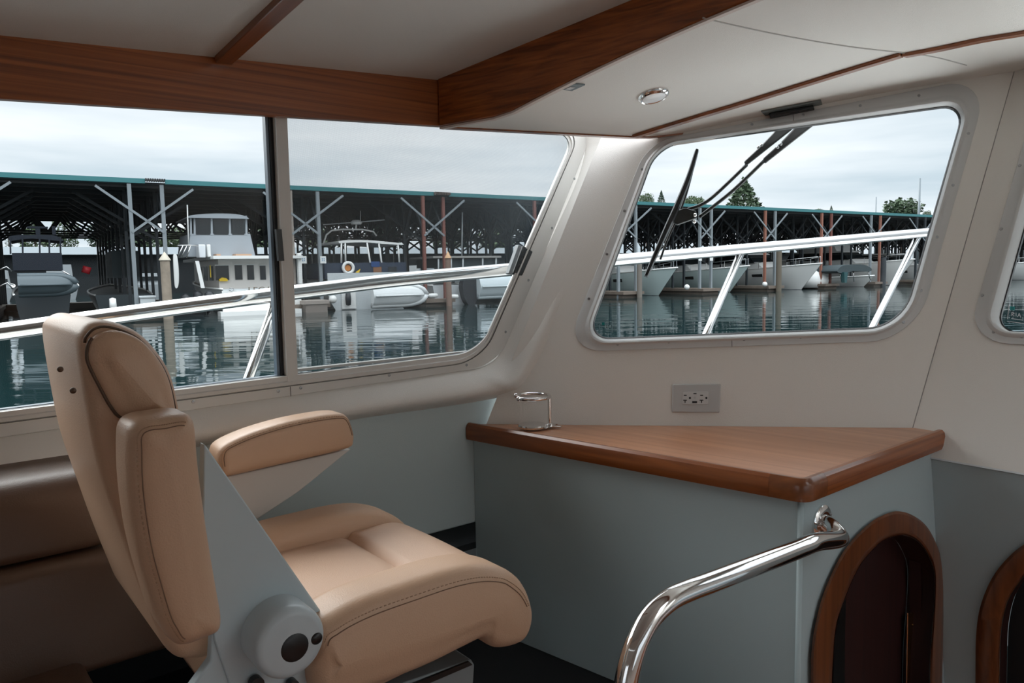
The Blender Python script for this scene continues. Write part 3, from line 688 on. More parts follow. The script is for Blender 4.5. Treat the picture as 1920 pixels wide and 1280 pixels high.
# ceiling things
cl = onc(1225,178); lt = empty('ceiling_light', cl, 'round chrome rimmed recessed ceiling light', 'light')
tn = (W(1,0,0)).cross(W(0,1,(zc(cl.dot(T)+.05)-zc(cl.dot(T)-.05))/.1)).normalized()
if tn.z > 0: tn = -tn
mb = MB(); mb.lathe(cl, tn, [(.038,-.002),(.041,.0),(.040,.006),(.034,.010),(.030,.008),(.028,.005),(.028,-.002)], 40); mb.build('rim', chrome, lt, smooth=True, autos=60)
mb = MB(); mb.lathe(cl, tn, [(0,.002),(.030,.004),(.030,.009),(.022,.0115),(0,.0125)], 32); mb.build('lens', mat('frosted_lens',(.85,.86,.88),.25), lt, smooth=True, autos=60)
cs_ = onc(1073,161); sw = empty('ceiling_switch', cs_, 'small square grey touch switch on the ceiling', 'switch')
mb = MB(); qs = [onc(x,y) for x,y in ((1049.5,165.5),(1072,168),(1097,157),(1074,154.5))]; mb.prism(qs, tn*.004); mb.build('bezel', mat('switch_grey',(.16,.21,.23),.35), sw, bevel=.001)
mb = MB(); c_ = sum(qs,V((0,0,0)))/4; mb.prism([c_+(q-c_)*.42+tn*.004-(qs[2]-qs[0])*.1 for q in qs], tn*.0012); mb.build('button', whitepl, sw)
hd = empty('windshield_grab_latch', onc(1485,200), 'slim black handle on the ceiling over the windshield', 'handle')
hq = [onc(x,y) for x,y in ((1427,207),(1539,186),(1541,193),(1434,214))]
mb = MB(); mb.prism(hq, tn*.006); mb.build('plate', mat('grey_handle_plate',(.14,.16,.16),.35,metal=.5), hd, bevel=.001)
hq2 = [onc(x,y) for x,y in ((1441,208),(1524,193),(1526,200),(1443,216))]
mb = MB(); mb.prism([p+tn*.006 for p in hq2], tn*.010); mb.build('grip', blackp, hd, bevel=.002)
# =====================================================================
# HELM CHAIR
# =====================================================================
ch = empty('helm_chair', W(.5,1.26,-1.06), 'tan leather helm chair facing the windshield, near armrest folded up', 'chair')
def tp(l, t): return [onT(x,y,t) for x,y in l]
Tn, Tf = 1.0, 1.52
# seat side bolsters (same profile both sides)
bo = c2([(600,1190),(640,1155),(700,1125),(780,1097),(860,1072),(915,1064),(960,1072),(993,1098),(1010,1145),(1006,1185),(988,1212),(950,1224),(930,1218),(918,1205),(880,1222),(800,1262),(700,1300),(620,1320),(596,1290)],4,True)
prof = [onT(x,y,Tn) for x,y in bo]
bsp = [onT(x,y,Tn) for x,y in ((640,1245),(945,1146))]
mb = MB(); padm(mb, prof, T*.115, .034, .006, 6, bsp); mb.build('seat_bolster', leather, ch, smooth=True)
mb = MB(); padm(mb, [p+T*(Tf-.115-Tn) for p in prof], T*.115, .034, .006, 6, [p+T*(Tf-.115-Tn) for p in bsp]); mb.build('seat_bolster', leather, ch, smooth=True)
def dashes(path, name, m, par, r=.0009, step=2):
    mb = MB()
    for i in range(0,len(path)-1,step): mb.bar(path[i], path[i+1], r*2, r*2)
    return mb.build(name, m, par)
a_i, b_i = near_i(prof, onT(585,1184,Tn)), near_i(prof, onT(1008,1130,Tn))
sm = padring(prof, T, .034, 74, min(a_i,b_i), max(a_i,b_i), .0006, bsp); mb = MB(); mb.tube(catmull(sm,3), .0009, 6); mb.build('seat_seam', seamm, ch)
dashes(catmull(padring(prof, T, .034, 62, min(a_i,b_i), max(a_i,b_i), .0006, bsp),5), 'stitching', stitch, ch, .0006)
# centre cushions
za = -.552
def cush(f0, f1, t0, t1, zt_, th, nm, r=.018, droop=0, crown=.008):
    mb = MB(); nn = 14; rows = []
    for i in range(nn+1):
        u = i/nn; row = []
        for j in range(nn+1):
            v = j/nn; e = min(u,1-u)*(f1-f0); g = min(v,1-v)*(t1-t0)
            h = 0
            for q in (e,g):
                if q < r: h -= r - math.sqrt(max(0, r*r-(r-q)**2))
            h += crown*math.sin(PI*u)*math.sin(PI*v) - droop*max(0,(u-.55)/.45)**2
            row.append(W(f0+(f1-f0)*u, t0+(t1-t0)*v, zt_+h))
        rows.append(row)
    mb.loft(rows)
    b = [[V((p.x,p.y,zt_-th)) for p in r2] for r2 in rows]; mb.loft(b)
    per = lambda rw: rw[0]+[r2[-1] for r2 in rw[1:]]+rw[-1][::-1][1:]+[r2[0] for r2 in rw[::-1]][1:]
    mb.loft([per(rows), per(b)], False); return mb.build(nm, leather_b, ch, smooth=True)
cush(.43,.680,1.095,1.425,za+.006,.10,'seat_cushion', .008, 0, .010)
cush(.678,.845,1.095,1.425,za+.010,.12,'seat_front_cushion', .014, .030, .008)
mb = MB(); mb.prism([W(.36,1.06,-.62),W(.80,1.06,-.61),W(.80,1.06,-.67),W(.34,1.06,-.70)], T*.40); mb.build('seat_pan', leather, ch, bevel=.01)
# slide and base
mb = MB(); mb.prism(tp([(700,1300),(884,1236),(890,1246),(888,1282),(760,1340)],1.08), T*.34); mb.build('seat_slide', mat('slide_grey',(.22,.25,.26),.35), ch, bevel=.003)
mb = MB(); mb.prism(tp([(740,1296),(880,1240),(886,1246),(760,1300)],1.075), T*.005); mb.build('slide_rail', blackp, ch)
mb = MB(); pc_ = W(.55,1.26,-1.06); mb.lathe(pc_, Z, [(0,0),(.16,0),(.155,.015),(.06,.03),(.05,.06),(.05,.33),(.09,.345),(.09,.37),(0,.37)], 40); mb.build('pedestal', bracket, ch, smooth=True, autos=35)
# backrest
TBk0, TBk1 = 1.075, 1.45
bk = c2([(150,650),(158,618),(185,602),(225,606),(270,626),(305,662),(330,705),(345,765),(352,830),(370,950),(392,1080),(415,1170),(418,1215),(400,1242),(350,1248),(320,1228),(298,1180),(262,1090),(225,985),(190,880),(166,760)],4,True)
bprof = [onT(x,y,TBk0) for x,y in bk]
mb = MB(); kb = [onT(x,y,TBk0) for x,y in ((235,690),(262,800),(300,950),(345,1090),(362,1180))]; padm(mb, bprof, T*(TBk1-TBk0), .036, .0, 7, kb); mb.build('backrest', leather, ch, smooth=True)
# headrest side cheek and piping
hk = c2([(166,668),(172,640),(195,622),(232,622),(272,641),(303,676),(322,715),(333,765),(331,786),(290,790),(235,786),(212,765),(188,722),(172,690)],4,True)
mb = MB(); padm(mb, [onT(x,y,TBk0-.012) for x,y in hk], T*.05, .016, .008, 5); hc = mb.build('headrest_cheek', leather, ch, smooth=True)
hkp = [onT(x,y,TBk0-.012) for x,y in hk]; n_ = len(hkp)
pp = padring(hkp, T, .016, 14, near_i(hkp, onT(270,788,TBk0-.012)), n_+near_i(hkp, onT(176,636,TBk0-.012)), .003)
mb = MB(); mb.tube(pp, .0024, 8); mb.build('headrest_piping', piping, ch, smooth=True)
pp = padring(bprof, T, .036, 42, near_i(bprof, onT(152,640,TBk0)), near_i(bprof, onT(347,770,TBk0)), .0006, kb)
mb = MB(); mb.tube(pp, .0018, 8); mb.build('headrest_piping', piping, ch, smooth=True)
# front bolster (leans forward of the backrest centre)
fr_ = [p + F*.03 for p in bprof]
# rear buttons
for x,y in ((113,692),(137,732)):
    d_ = ray(x,y); best = None
    c = onF(x,y, .132 if x<120 else .135)
    mb = MB(); mb.ball(c, .0035, 8); mb.build('button', piping, ch, smooth=True)
# near armrest folded up
an = c2([(244,842),(250,806),(272,790),(310,783),(350,779),(368,786),(376,810),(382,880),(398,1000),(416,1110),(425,1165),(420,1192),(395,1206),(355,1221),(330,1214),(304,1175),(283,1110),(262,1030),(247,930)],4,True)
arm = mb = MB(); padm(mb, [onT(x,y,.955) for x,y in an], T*.105, .030, .001, 6); ar = mb.build('armrest', leather, ch, smooth=True)
anp = [onT(x,y,.955) for x,y in an]; i0_, i1_ = near_i(anp, onT(345,1218,.955)), len(anp)+near_i(anp, onT(360,782,.955))
mb = MB(); mb.tube(catmull(padring(anp, T, .030, 58, i0_, i1_),3), .0007, 6); mb.build('armrest_seam', seamm, ar)
dashes(catmull(padring(anp, T, .030, 48, i0_, i1_),5), 'stitching', stitch, ar, .0006)
# near bracket and pivot
mb = MB(); mb.prism(tp([(383,832),(388,838),(605,1150),(614,1310),(440,1310),(402,1200),(380,1000)],1.045), T*.02); mb.build('armrest_bracket', bracket, ch, bevel=.003)
mb = MB(); mb.prism(tp([(400,1150),(432,1170),(470,1240),(470,1330),(330,1330),(395,1240)],1.05), T*.02); mb.build('bracket_foot', bracket, ch, bevel=.003)
hb = onT(548,1208,.985)
mb = MB(); mb.lathe(hb, T, [(0,0),(.040,0),(.047,.002),(.051,.008),(.052,.016),(.052,.07),(0,.07)], 48); hbo = mb.build('pivot_hub', mat('hub_plastic',(.52,.59,.62),.28), ch, smooth=True, autos=50)
for x,y,r2 in ((553,1214,.0205),(594,1197,.0088)):
    c = onT(x,y,.985); mb = MB(); mb.lathe(c, T, [(0,-.002),(r2*.8,-.002),(r2,.0),(r2,.004),(0,.004)], 28); mb.build('pivot_cap', blackp, hbo, smooth=True, autos=50)
for x,y,r2 in ((482,1282,.010),(550,1284,.008)):
    c = onT(x,y,1.03); mb = MB(); mb.lathe(c, T, [(0,-.004),(r2,-.003),(r2,.01),(0,.01)], 20); mb.build('bracket_bolt', blackp, ch)
# far armrest
Tfa = 1.50
af = c2([(414,880),(412,855),(424,836),(470,814),(530,795),(590,782),(640,776),(657,784),(666,806),(668,828),(658,842),(600,857),(500,880),(432,896),(419,893)],4,True)
mb = MB(); padm(mb, [onT(x,y,Tfa) for x,y in af], T*.085, .020, .001, 6); ar2 = mb.build('armrest', leather, ch, smooth=True)
afp = [onT(x,y,Tfa) for x,y in af]; i0_, i1_ = near_i(afp, onT(414,880,Tfa)), near_i(afp, onT(668,815,Tfa))
mb = MB(); mb.tube(catmull(padring(afp, T, .020, 60, i0_, i1_),3), .0008, 6); mb.build('armrest_seam', seamm, ar2)
dashes(catmull(padring(afp, T, .020, 46, i0_, i1_),5), 'stitching', stitch, ar2, .0007)
mb = MB(); mb.prism(tp([(400,880),(420,895),(658,842),(560,922),(482,974),(440,940)],1.54), T*.02); mb.build('armrest_bracket', bracket2, ch, bevel=.002)
# settee behind
st = empty('settee', W(-.4,1.5,-1.06), 'tan leather settee, darkened for shade, behind the helm chair at the left edge', 'settee')
def cprism(pf, f0, f1, nm, r):
    mb = MB(); padm(mb, [W(f0,t,z) for t,z in pf], F*(f1-f0), r, 0, 5); return mb.build(nm, leather_sh, st, smooth=True)
def tz(t,z): return (t,z)
cprism(rloop([(1.56,-.365),(1.73,-.345),(1.73,-.50),(1.54,-.50)],[.05,.03,.02,.02],5,3), -1.5,.26,'back_top_cushion', .02)
cprism(rloop([(1.53,-.505),(1.73,-.505),(1.73,-.72),(1.50,-.72)],[.025,.02,.02,.02],5,3), -1.5,.36,'back_cushion', .02)
cprism(rloop([(1.15,-.66),(1.62,-.70),(1.62,-.80),(1.15,-.80)],[.03,.02,.02,.03],5,3), -1.5,.20,'seat_cushion', .02)
mb = MB(); mb.box(W(-.65,1.42,-.93), F*.85, T*.26, Z*.13); mb.build('base', mat('settee_base',(.05,.04,.035),.5), st)
# =====================================================================
# OUTSIDE, CLOSE TO THE BOAT
# =====================================================================
r0_ = onp(0,624,V((-1.24,1.8,0)),Z.cross(V((3.2,1.7,0)).normalized()))
rn = Z.cross(V((3.2,1.7,0)).normalized()); RP0 = V((-1.24,1.8,0))
RL = lambda x,y: onp(x,y,RP0,rn)
rail = empty('bow_rail', RL(485,720)-Z*.3, 'stainless steel bow rail of this boat outside the windows', 'railing')
pth = catmull([RL(x,y) for x,y in ((-700,725),(-300,663),(0,622),(300,580),(600,542),(760,523),(960,505),(1165,487),(1450,462),(1740,436),(2000,415),(2300,398))],8)
mb = MB(); mb.tube(pth, .0215, 20); mb.build('top_rail', railm, rail, smooth=True)
for (x0,y0),(x1,y1) in (((520,560),(465,712)),((1391,470),(1322,630)),((1722,442),(1632,620)),((-60,640),(-150,900))):
    a, b = RL(x0,y0), RL(x1,y1); b = a+(b-a)*2.2
    mb = MB(); mb.tube([a,b], .0145, 16); mb.build('stanchion', railm, rail, smooth=True)
# own side deck and foredeck (unseen, added to bounce sky light into the cabin)
mb = MB(); gel = mat('gelcoat',(.80,.80,.78),.35); q = [RL(-900,700), RL(1740,436), RL(2400,400)]; 
off = Z.cross((q[2]-q[0]).normalized())*.05
if off.dot(T) < 0: off = -off
dz = [-.52,-.56,-.60]
q = [V((p.x,p.y,z_))+off for p,z_ in zip(q,dz)]
inn_ = [W(-2.2,TS+.08,-.52), W(1.25,TS+.08,-.52), A0-n1*.10, C0-n1*.10, C0-n1*.10+tr2*2.6]
inn_ = [V((p.x,p.y,-.54)) for p in inn_]
far_ = [q[2]+tr2*2.0, ]
mb.prism([q[0],q[1],q[2],far_[0],inn_[4],inn_[3],inn_[2],inn_[1],inn_[0]], Z*-.04)
hl = MB()
mb.prism([q[0],q[2],q[2]+Z*-.9,q[0]+Z*-1.3], off)
tag(mb.build('side_deck', gel), 'unseen white side deck and foredeck of this boat, added to bounce light inside', None, None, 'structure')
# wipers
P1o = lambda x,y,o=-.09: P1(x,y,o)
wp = empty('windshield_wiper', P1o(1470,240), 'black windshield wiper with twin arms outside the port windshield window', 'wiper')
mb = MB()
for a in ([(1290,392),(1312,385),(1340,366),(1400,309)],[(1311,407),(1345,381),(1380,352),(1432,302)]): mb.tube([P1o(x,y) for x,y in c2(a,6)], .0055, 10)
mb.build('arm', blackp, wp, smooth=True)
for q_ in ([(1394,305),(1399,312),(1481,247),(1503,228),(1462,232),(1448,252),(1427,274)],[(1429,300),(1434,308),(1519,241),(1545,220),(1500,226),(1485,246),(1461,271)]):
    mb = MB(); mb.prism([P1o(x,y,-.098) for x,y in q_], n1*.014); mb.build('arm_cover', mat('wiper_black',(.015,.016,.018),.35), wp, bevel=.004)
for x,y in ((1422,276),(1428,272),(1458,276),(1464,270)):
    mb = MB(); mb.ball(P1o(x,y,-.078), .005, 6); mb.build('bolt', screwm, wp)
bl = [P1o(x,y,-.06) for x,y in c2([(1307,281),(1292,330),(1272,380),(1254,420),(1234,465),(1211,518)],6)]
mb = MB(); rows = []
for i,p in enumerate(bl):
    t_ = (bl[min(i+1,len(bl)-1)]-bl[max(0,i-1)]).normalized(); s_ = n1.cross(t_); w_ = .006+.004*math.sin(PI*i/(len(bl)-1)); rows.append([p-s_*w_-n1*.008,p+s_*w_-n1*.008,p+s_*w_*.6+n1*.008,p-s_*w_*.6+n1*.008])
mb.loft(rows, True, True); mb.build('blade', MT['wiper_black'], wp)
mb = MB(); mb.tube([P1o(x,y,-.085) for x,y in c2([(1297,326),(1284,372),(1268,412),(1252,448),(1238,486)],5)], .0035, 8); mb.build('blade_bow', MT['wiper_black'], wp)
mb = MB(); mb.prism([P1o(x,y,-.09) for x,y in ((1264,398),(1285,392),(1304,398),(1307,410),(1298,413),(1270,423),(1262,420))], n1*.014); mb.build('linkage', blackp, wp, bevel=.002)
for x,y in ((1303,403),(1302,415)):
    mb = MB(); mb.ball(P1o(x,y,-.074), .006, 8); mb.build('pivot', chrome, wp, smooth=True)
# =====================================================================
# OUTSIDE: HARBOUR
# =====================================================================
mb = MB(); mb.add([V((-600,-200,WZ)),V((900,-200,WZ)),V((900,900,WZ)),V((-600,900,WZ))],[(0,1,2,3)])
obj('harbour_water', mb.v, mb.f, watermat(), loc=V((0,40,WZ)), label='calm dark green harbour water', cat='water', kind='stuff')
# ---- covered shed
zr0 = 4.62; S0, S1 = -58, 150; DEP = 27
shed = empty('boat_shed', SH(20,8,WZ), 'long covered moorage shed with a teal roof edge on tall posts', 'boat shed')
roofm = mat('dark_roof_underside', (.007,.010,.013), .8); teal = mat('teal_fascia', (.032,.165,.175), .5)  # roof is near-black: the shade beneath it is put into the colour
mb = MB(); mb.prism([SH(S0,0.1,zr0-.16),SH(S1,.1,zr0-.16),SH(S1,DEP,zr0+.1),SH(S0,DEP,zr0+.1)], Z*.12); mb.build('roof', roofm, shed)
gaps = [shs(278,345)[0], shs(825,370)[0]]
edges = [S0, gaps[0]-.15, gaps[0]+.72, gaps[1]-.45, gaps[1]+.55, S1]
for i in (0,2,4):
    mb = MB(); mb.box((SH(edges[i],-.05,zr0)+SH(edges[i+1],-.05,zr0))/2, SD*(edges[i+1]-edges[i])/2, SN*.06, Z*.11); mb.build('fascia', teal, shed)
mb = MB()
for k in range(9): mb.box(SH(gaps[0]-.12+k*.10,-.02,zr0+.06), SD*.028, SN*.3, Z*.05)
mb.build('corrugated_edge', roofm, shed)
mb = MB()
for k in range(10): mb.box(SH(gaps[1]-.42+k*.105,-.02,zr0+.02), SD*.03, SN*.3, Z*.08)
mb.build('corrugated_edge', mat('brown_corrugated',(.06,.045,.038),.8), shed)
steel_g = mat('galvanised_post', (.20,.225,.24), .5); steel_d = mat('shaded_post', (.018,.024,.029), .6); rust = mat('rusty_post', (.17,.06,.045), .65); rustd = mat('rust_orange_post', (.26,.105,.07), .65)  # steel_d is a darker copy carrying the shade under the roof
mb = MB(); mb.bar(SH(S0,.25,zr0-.22),SH(S1,.25,zr0-.22),.15,.14); mb.build('eave_beam', mat('shaded_eave_beam',(.016,.016,.017),.7), shed)  # beam blackened in its colour for the shade below the fascia
for k in range(11):
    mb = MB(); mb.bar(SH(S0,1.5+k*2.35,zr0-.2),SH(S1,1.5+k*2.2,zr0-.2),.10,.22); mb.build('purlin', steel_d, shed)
pairs_s = [-7.9+7.42*k for k in range(-6,19)]
explicit = {0:(-8.6,-7.2,'g','g'),1:(-1.05,.4,'t','g'),2:(6.6,7.9,'r','r'),3:(14.4,15.7,'r','g'),4:(21.3,22.9,'g','g'),5:(29.2,30.4,'g','g'),6:(36.5,37.7,'o','g'),7:(43.7,45.0,'o','r'),8:(50.8,52.2,'g','o')}
posts = []
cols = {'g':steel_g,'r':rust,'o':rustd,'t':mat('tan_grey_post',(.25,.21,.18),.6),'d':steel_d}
for k in range(-6,19):
    a,b,ca,cb_ = explicit.get(k, (-8.6+7.42*k, -7.2+7.42*k, random.choice('grg'), random.choice('gro')))
    for r_i in range(10):
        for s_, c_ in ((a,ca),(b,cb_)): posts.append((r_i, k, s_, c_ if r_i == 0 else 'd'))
def postmesh(mb, r_i, s_):
    n_ = r_i*2.8; w_ = .17 if r_i == 0 else .14
    mb.bar(SH(s_,n_,WZ-.4),SH(s_,n_,zr0-.15),w_,w_,SN)
posts.sort(key=lambda q: (SH(q[2],q[0]*2.8,0).length) - (30 if q[0]==0 and q[1] in explicit else 0))
rest = MB()
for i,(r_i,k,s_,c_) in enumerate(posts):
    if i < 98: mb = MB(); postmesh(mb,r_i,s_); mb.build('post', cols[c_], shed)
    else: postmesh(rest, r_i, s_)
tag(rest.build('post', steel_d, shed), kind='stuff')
# knee braces in the front row
bg_ = []
for k in range(-6,19):
    a,b,ca,cb_ = explicit.get(k, (-8.6+7.42*k, -7.2+7.42*k,'g','g'))
    for q in ((a,2.2,b+1.4,zr0-.3),(b,2.2,a-1.4,zr0-.3)):
        mb = MB(); mb.bar(SH(q[0],-.08,q[1]),SH(q[2],-.08,q[3]),.11,.06,SN); mb.build('brace', steel_g, shed)
rb = MB()
for k in range(-6,19):
    a,b,_,_ = explicit.get(k, (-8.6+7.42*k, -7.2+7.42*k,'g','g'))
    for r_i in range(1,10):
        n_ = r_i*2.8
        for q in ((a,2.0,b+2.2,zr0-.3),(b,2.0,a-2.2,zr0-.3)): rb.bar(SH(q[0],n_,q[1]),SH(q[2],n_,q[3]),.13,.08,SN)
    for s_ in (a,b):
        for r_i in range(0,9):
            rb.bar(SH(s_,r_i*2.8,2.4),SH(s_,r_i*2.8+1.4,zr0-.3),.09,.09); rb.bar(SH(s_,r_i*2.8+2.8,2.4),SH(s_,r_i*2.8+1.4,zr0-.3),.09,.09)
for r_i in range(6,10):
    n_ = r_i*2.8; x_ = -46
    while x_ < 125:
        rb.bar(SH(x_,n_,3.15),SH(x_+.9,n_,zr0-.2),.12,.08,SN); rb.bar(SH(x_+.9,n_,zr0-.2),SH(x_+1.8,n_,3.15),.12,.08,SN); x_ += 1.8
    rb.bar(SH(-46,n_,3.15),SH(125,n_,3.15),.16,.12)
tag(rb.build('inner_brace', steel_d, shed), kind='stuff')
# docks
dockm = mat('weathered_dock_wood', (.16,.125,.10), .85, vary=.3, vscale=2); dockd = mat('shaded_dock_wood',(.10,.08,.065),.85, vary=.3, vscale=2)
dplace = {0:'left of the white trawler',1:'between the trawler and the boat with the lifebuoy',2:'right of the boat with the lifebuoy',3:'seen at the slanted front edge of the side window',4:'left of the leftmost moored bow in the windshield window',5:'between the first and second white bows',6:'between the second and third white bows',7:'left of the small covered runabout',8:'right of the small covered runabout'}
for k in range(-3,13):
    a,b,_,_ = explicit.get(k, (-8.6+7.42*k, -7.2+7.42*k,'g','g'))
    dck = empty('finger_dock', SH((a+b)/2,8,WZ), None, 'dock', 'finger docks under the shed')
    dck['label'] = 'low brown timber finger dock '+dplace[k] if k in dplace else ('low dark timber finger dock '+{-3:'farthest left under the shed',-2:'second from the left end of the shed',-1:'by the dark canvas cruiser at the far left',9:'first one past the right edge of the windshield window',10:'second one past the right edge of the windshield window',11:'seen at the left side of the centre windshield window',12:'farthest right under the shed'}[k])
    mb = MB(); mb.box(SH((a+b)/2, 8.2, WZ+.32), SD*.95, SN*8.9, Z*.10); mb.build('deck', dockm, dck)
    mb = MB(); mb.box(SH((a+b)/2, 8.2, WZ+.05), SD*.85, SN*8.7, Z*.18); mb.build('float', dockd, dck)
mb = MB(); mb.box(SH(40,18,WZ+.22), SD*95, SN*1.0, Z*.2); mb.build('walkway', dockd, label='main timber walkway at the back of the shed', cat='dock')
# ---- boat building blocks (s,n,z coordinates)
hullw = mat('white_gelcoat_hull',(.72,.72,.70),.3); hullg = mat('pale_grey_hull',(.50,.53,.54),.35); hullt = mat('pale_green_grey_hull',(.46,.55,.54),.3); boot = mat('dark_bottom_paint',(.02,.03,.04),.6)
navy = mat('navy_canvas',(.004,.008,.016),.8); wing = mat('dark_boat_window',(.012,.016,.018),.15); gcan = mat('grey_canvas',(.33,.36,.39),.8); blk = mat('black_rubber_fender',(.012,.014,.018),.5); wht = mat('white_paint',(.72,.72,.70),.4); dkg = mat('dark_green_grey_canvas',(.035,.05,.055),.8)
rubg = mat('grey_inflatable_tube',(.05,.07,.08),.5); orange = mat('orange_paint',(.6,.22,.05),.5); yellow = mat('yellow_fabric',(.75,.5,.03),.6); red = mat('red_paint',(.5,.03,.04),.5)  # inflatable tube grey is darkened for the shade under the shed roof
def hull(par, s, n, dirn, L_, B_, hb, hs, m, rake=1.5, low=0.0, name='hull'):
    """dirn=-1: bow towards the viewer (bow at n), dirn=+1: stern towards the viewer (stern at n)"""
    NN = 18; rows = []
    for i in range(NN+1):
        t_ = i/NN                                  # 0 stern .. 1 bow
        hw = B_/2*(.90+.10*min(1,t_/.3)) if t_ < .45 else B_/2*max(.012,(1-((t_-.45)/.55)**2.3))
        h = hs+(hb-hs)*t_**1.7
        row = []
        for j,(bw,hh,xk) in enumerate(((1,1,1),(.97,.80,.80),(.90-.2*t_,.35,.35),(.80-.45*t_,.0,.0),(.05,-.35,-.1))):
            x = t_*(L_-rake) + rake*xk*max(0,(t_-.55)/.45)**1.3
            z = WZ + (h*hh if hh >= 0 else hh)
            row.append((x, hw*bw, z))
        rows.append(row)
    mb = MB(); fl_ = lambda x,y,z: SH(s+y, (n + L_ - x) if dirn < 0 else (n + x), z)
    full = []
    for row in rows: full.append([fl_(x,-y,z) for x,y,z in row]+[fl_(x,y,z) for x,y,z in row[::-1]])
    mb.loft(full, False); mb.add(full[0], [list(range(len(full[0])))])
    deck = [[fl_(row[0][0], -row[0][1]*.97, row[0][2]-.06), fl_(row[0][0], row[0][1]*.97, row[0][2]-.06)] for row in rows]; mb.loft(deck)
    o = mb.build(name, m, par, smooth=True, autos=40)
    ft_ = MB(); ft_.loft([[fl_(row[3][0],-row[3][1]*1.02-.01,WZ+.10),fl_(row[3][0],-row[3][1]*1.02-.01,WZ-.1)] for row in rows]); ft_.loft([[fl_(row[3][0],row[3][1]*1.02+.01,WZ+.10),fl_(row[3][0],row[3][1]*1.02+.01,WZ-.1)] for row in rows])
    ft_.build('waterline_stripe', boot, par)
    gr = MB(); 
    for sg in (-1,1): gr.tube([fl_(row[0][0], sg*row[0][1], row[0][2]) for row in rows], .05, 6)
    gr.build('gunwale', wht, par, smooth=True)
    return fl_
def sbox(par, s0, s1, n0, n1_, z0, z1, nm, m, ts=0, tn0=0, tn1=0, bev=0):
    """box in shed coords, top may be narrowed by ts and pulled in by tn"""
    vs = [SH(s0,n0,z0),SH(s1,n0,z0),SH(s1,n1_,z0),SH(s0,n1_,z0),SH(s0+ts,n0+tn0,z1),SH(s1-ts,n0+tn0,z1),SH(s1-ts,n1_-tn1,z1),SH(s0+ts,n1_-tn1,z1)]
    mb = MB(); mb.add(vs, [(0,1,2,3),(4,5,6,7),(0,1,5,4),(1,2,6,5),(2,3,7,6),(3,0,4,7)]); return mb.build(nm, m, par, bevel=bev)
def pxbox(par, x0, y0, x1, y1, n_, th, nm, m, bev=0):
    a,z1_ = shs(x0,y0,n_); b,z0_ = shs(x1,y1,n_); return sbox(par, a, b, n_, n_+th, z0_, z1_, nm, m, bev=bev)
def pxpoly(par, pts, n_, th, nm, m, bev=0):
    mb = MB(); mb.prism([SH(shs(x,y,n_)[0], n_, shs(x,y,n_)[1]) for x,y in pts], SN*th); return mb.build(nm, m, par, bevel=bev)
def pxtube(par, pts, n_, r, nm, m):
    mb = MB(); mb.tube([SH(shs(x,y,n_)[0], n_, shs(x,y,n_)[1]) for x,y in pts], r, 8); return mb.build(nm, m, par, smooth=True)
# trawler
tw = empty('trawler', SH(-2.8,5,WZ), 'white trawler yacht with tall grey flybridge enclosure moored stern out', 'boat')
sT0 = shs(418,560,-.5)[0]; sT1 = shs(566,560,-.5)[0]; sm_ = (sT0+sT1)/2
hull(tw, sm_, -.5, 1, 14, (sT1-sT0)/.9, 1.9, 1.32, hullg, 1.6)
pxbox(tw, 416,545,566,585,-.56,.05,'transom',wht)
sbox(tw, sT0+.15, sT1-.1, 1.0, 8.2, WZ+1.2, .93, 'deckhouse', mat('cream_white_cabin',(.68,.64,.60),.4))
for x0,x1,y0 in ((404,430,498),(440,455,497),(463,477,497),(487,499,498)):
    wdw = pxbox(tw, x0, y0, x1, 525 if x0<410 else 524, .96, .05, 'window', wing)
    fr2 = pxbox(tw, x0-1.5, y0-2, x1+1.5, y0-.6, .93, .04, 'window_trim', wht)
for nn in (2.4,4.0,5.6):
    mb = MB(); q = [SH(sT0+.13,nn,-.15),SH(sT0+.13,nn+1.1,-.15),SH(sT0+.13,nn+1.1,.62),SH(sT0+.13,nn,.62)]; mb.prism(q, SD*.04); mb.build('side_window', wing, tw)
sbox(tw, sT0-.35, sT1+.15, -.5, 8.8, .93, 1.08, 'upper_deck', wht)
pxpoly(tw, [(366,489),(373,489),(384,540),(377,540)], -.3, .1, 'deck_support', wht)
# flybridge
fbn = 1.0
fb = pxpoly(tw, [(357,438),(469,438),(479,481),(352,481)], fbn, 3.4, 'flybridge', gcan)
for x0,x1 in ((366,394),(400,428),(434,458)): pxbox(tw, x0, 409, x1, 440, fbn-.03, .04, 'flybridge_window', wing)
for x in (357,364,396,430,461): pxpoly(tw, [(x-1,404),(x+2.2,404),(x+3.2,441),(x-.6,441)], fbn-.02, .08, 'enclosure_post', gcan)
pxpoly(tw, [(366,409),(462,409),(462,440),(366,440)], fbn+.03, 3.0, 'flybridge_enclosure', mat('smoky_clear_vinyl',(.03,.04,.045),.2))
pxpoly(tw, c2([(352,408),(356,404),(380,401),(410,400),(440,401),(460,405),(467,410)],4), fbn-.25, 4.0, 'hardtop', gcan)
pxbox(tw, 372,458,386,483,fbn-.8,.8,'life_raft',mat('white_canister',(.66,.68,.70),.35),.04); pxbox(tw, 388,458,396,482,fbn-.8,.4,'deck_box',wht,.04)
for a in (((340,483),(350,461)),((350,483),(357,461)),((333,483),(343,460)),((333,460),(372,460))): pxtube(tw, a, -.2, .035, 'railing', railm)
pxtube(tw, [(351,384),(354,470)], .2, .03, 'whip_antenna', wht)
for x,y in ((352,548),(392,550),(330,553)):
    s_,z_ = shs(x,y,-.8 if x>380 else 3); mb = MB(); mb.lathe(SH(s_,-.85 if x>380 else 0,z_-.3), Z, [(0,-.35),(.2,-.3),(.24,0),(.22,.3),(.08,.42),(0,.42)], 14); mb.build('fender', blk, tw, smooth=True)
pxbox(tw, 414,585,566,588,-1.2,.8,'swim_platform',wht)
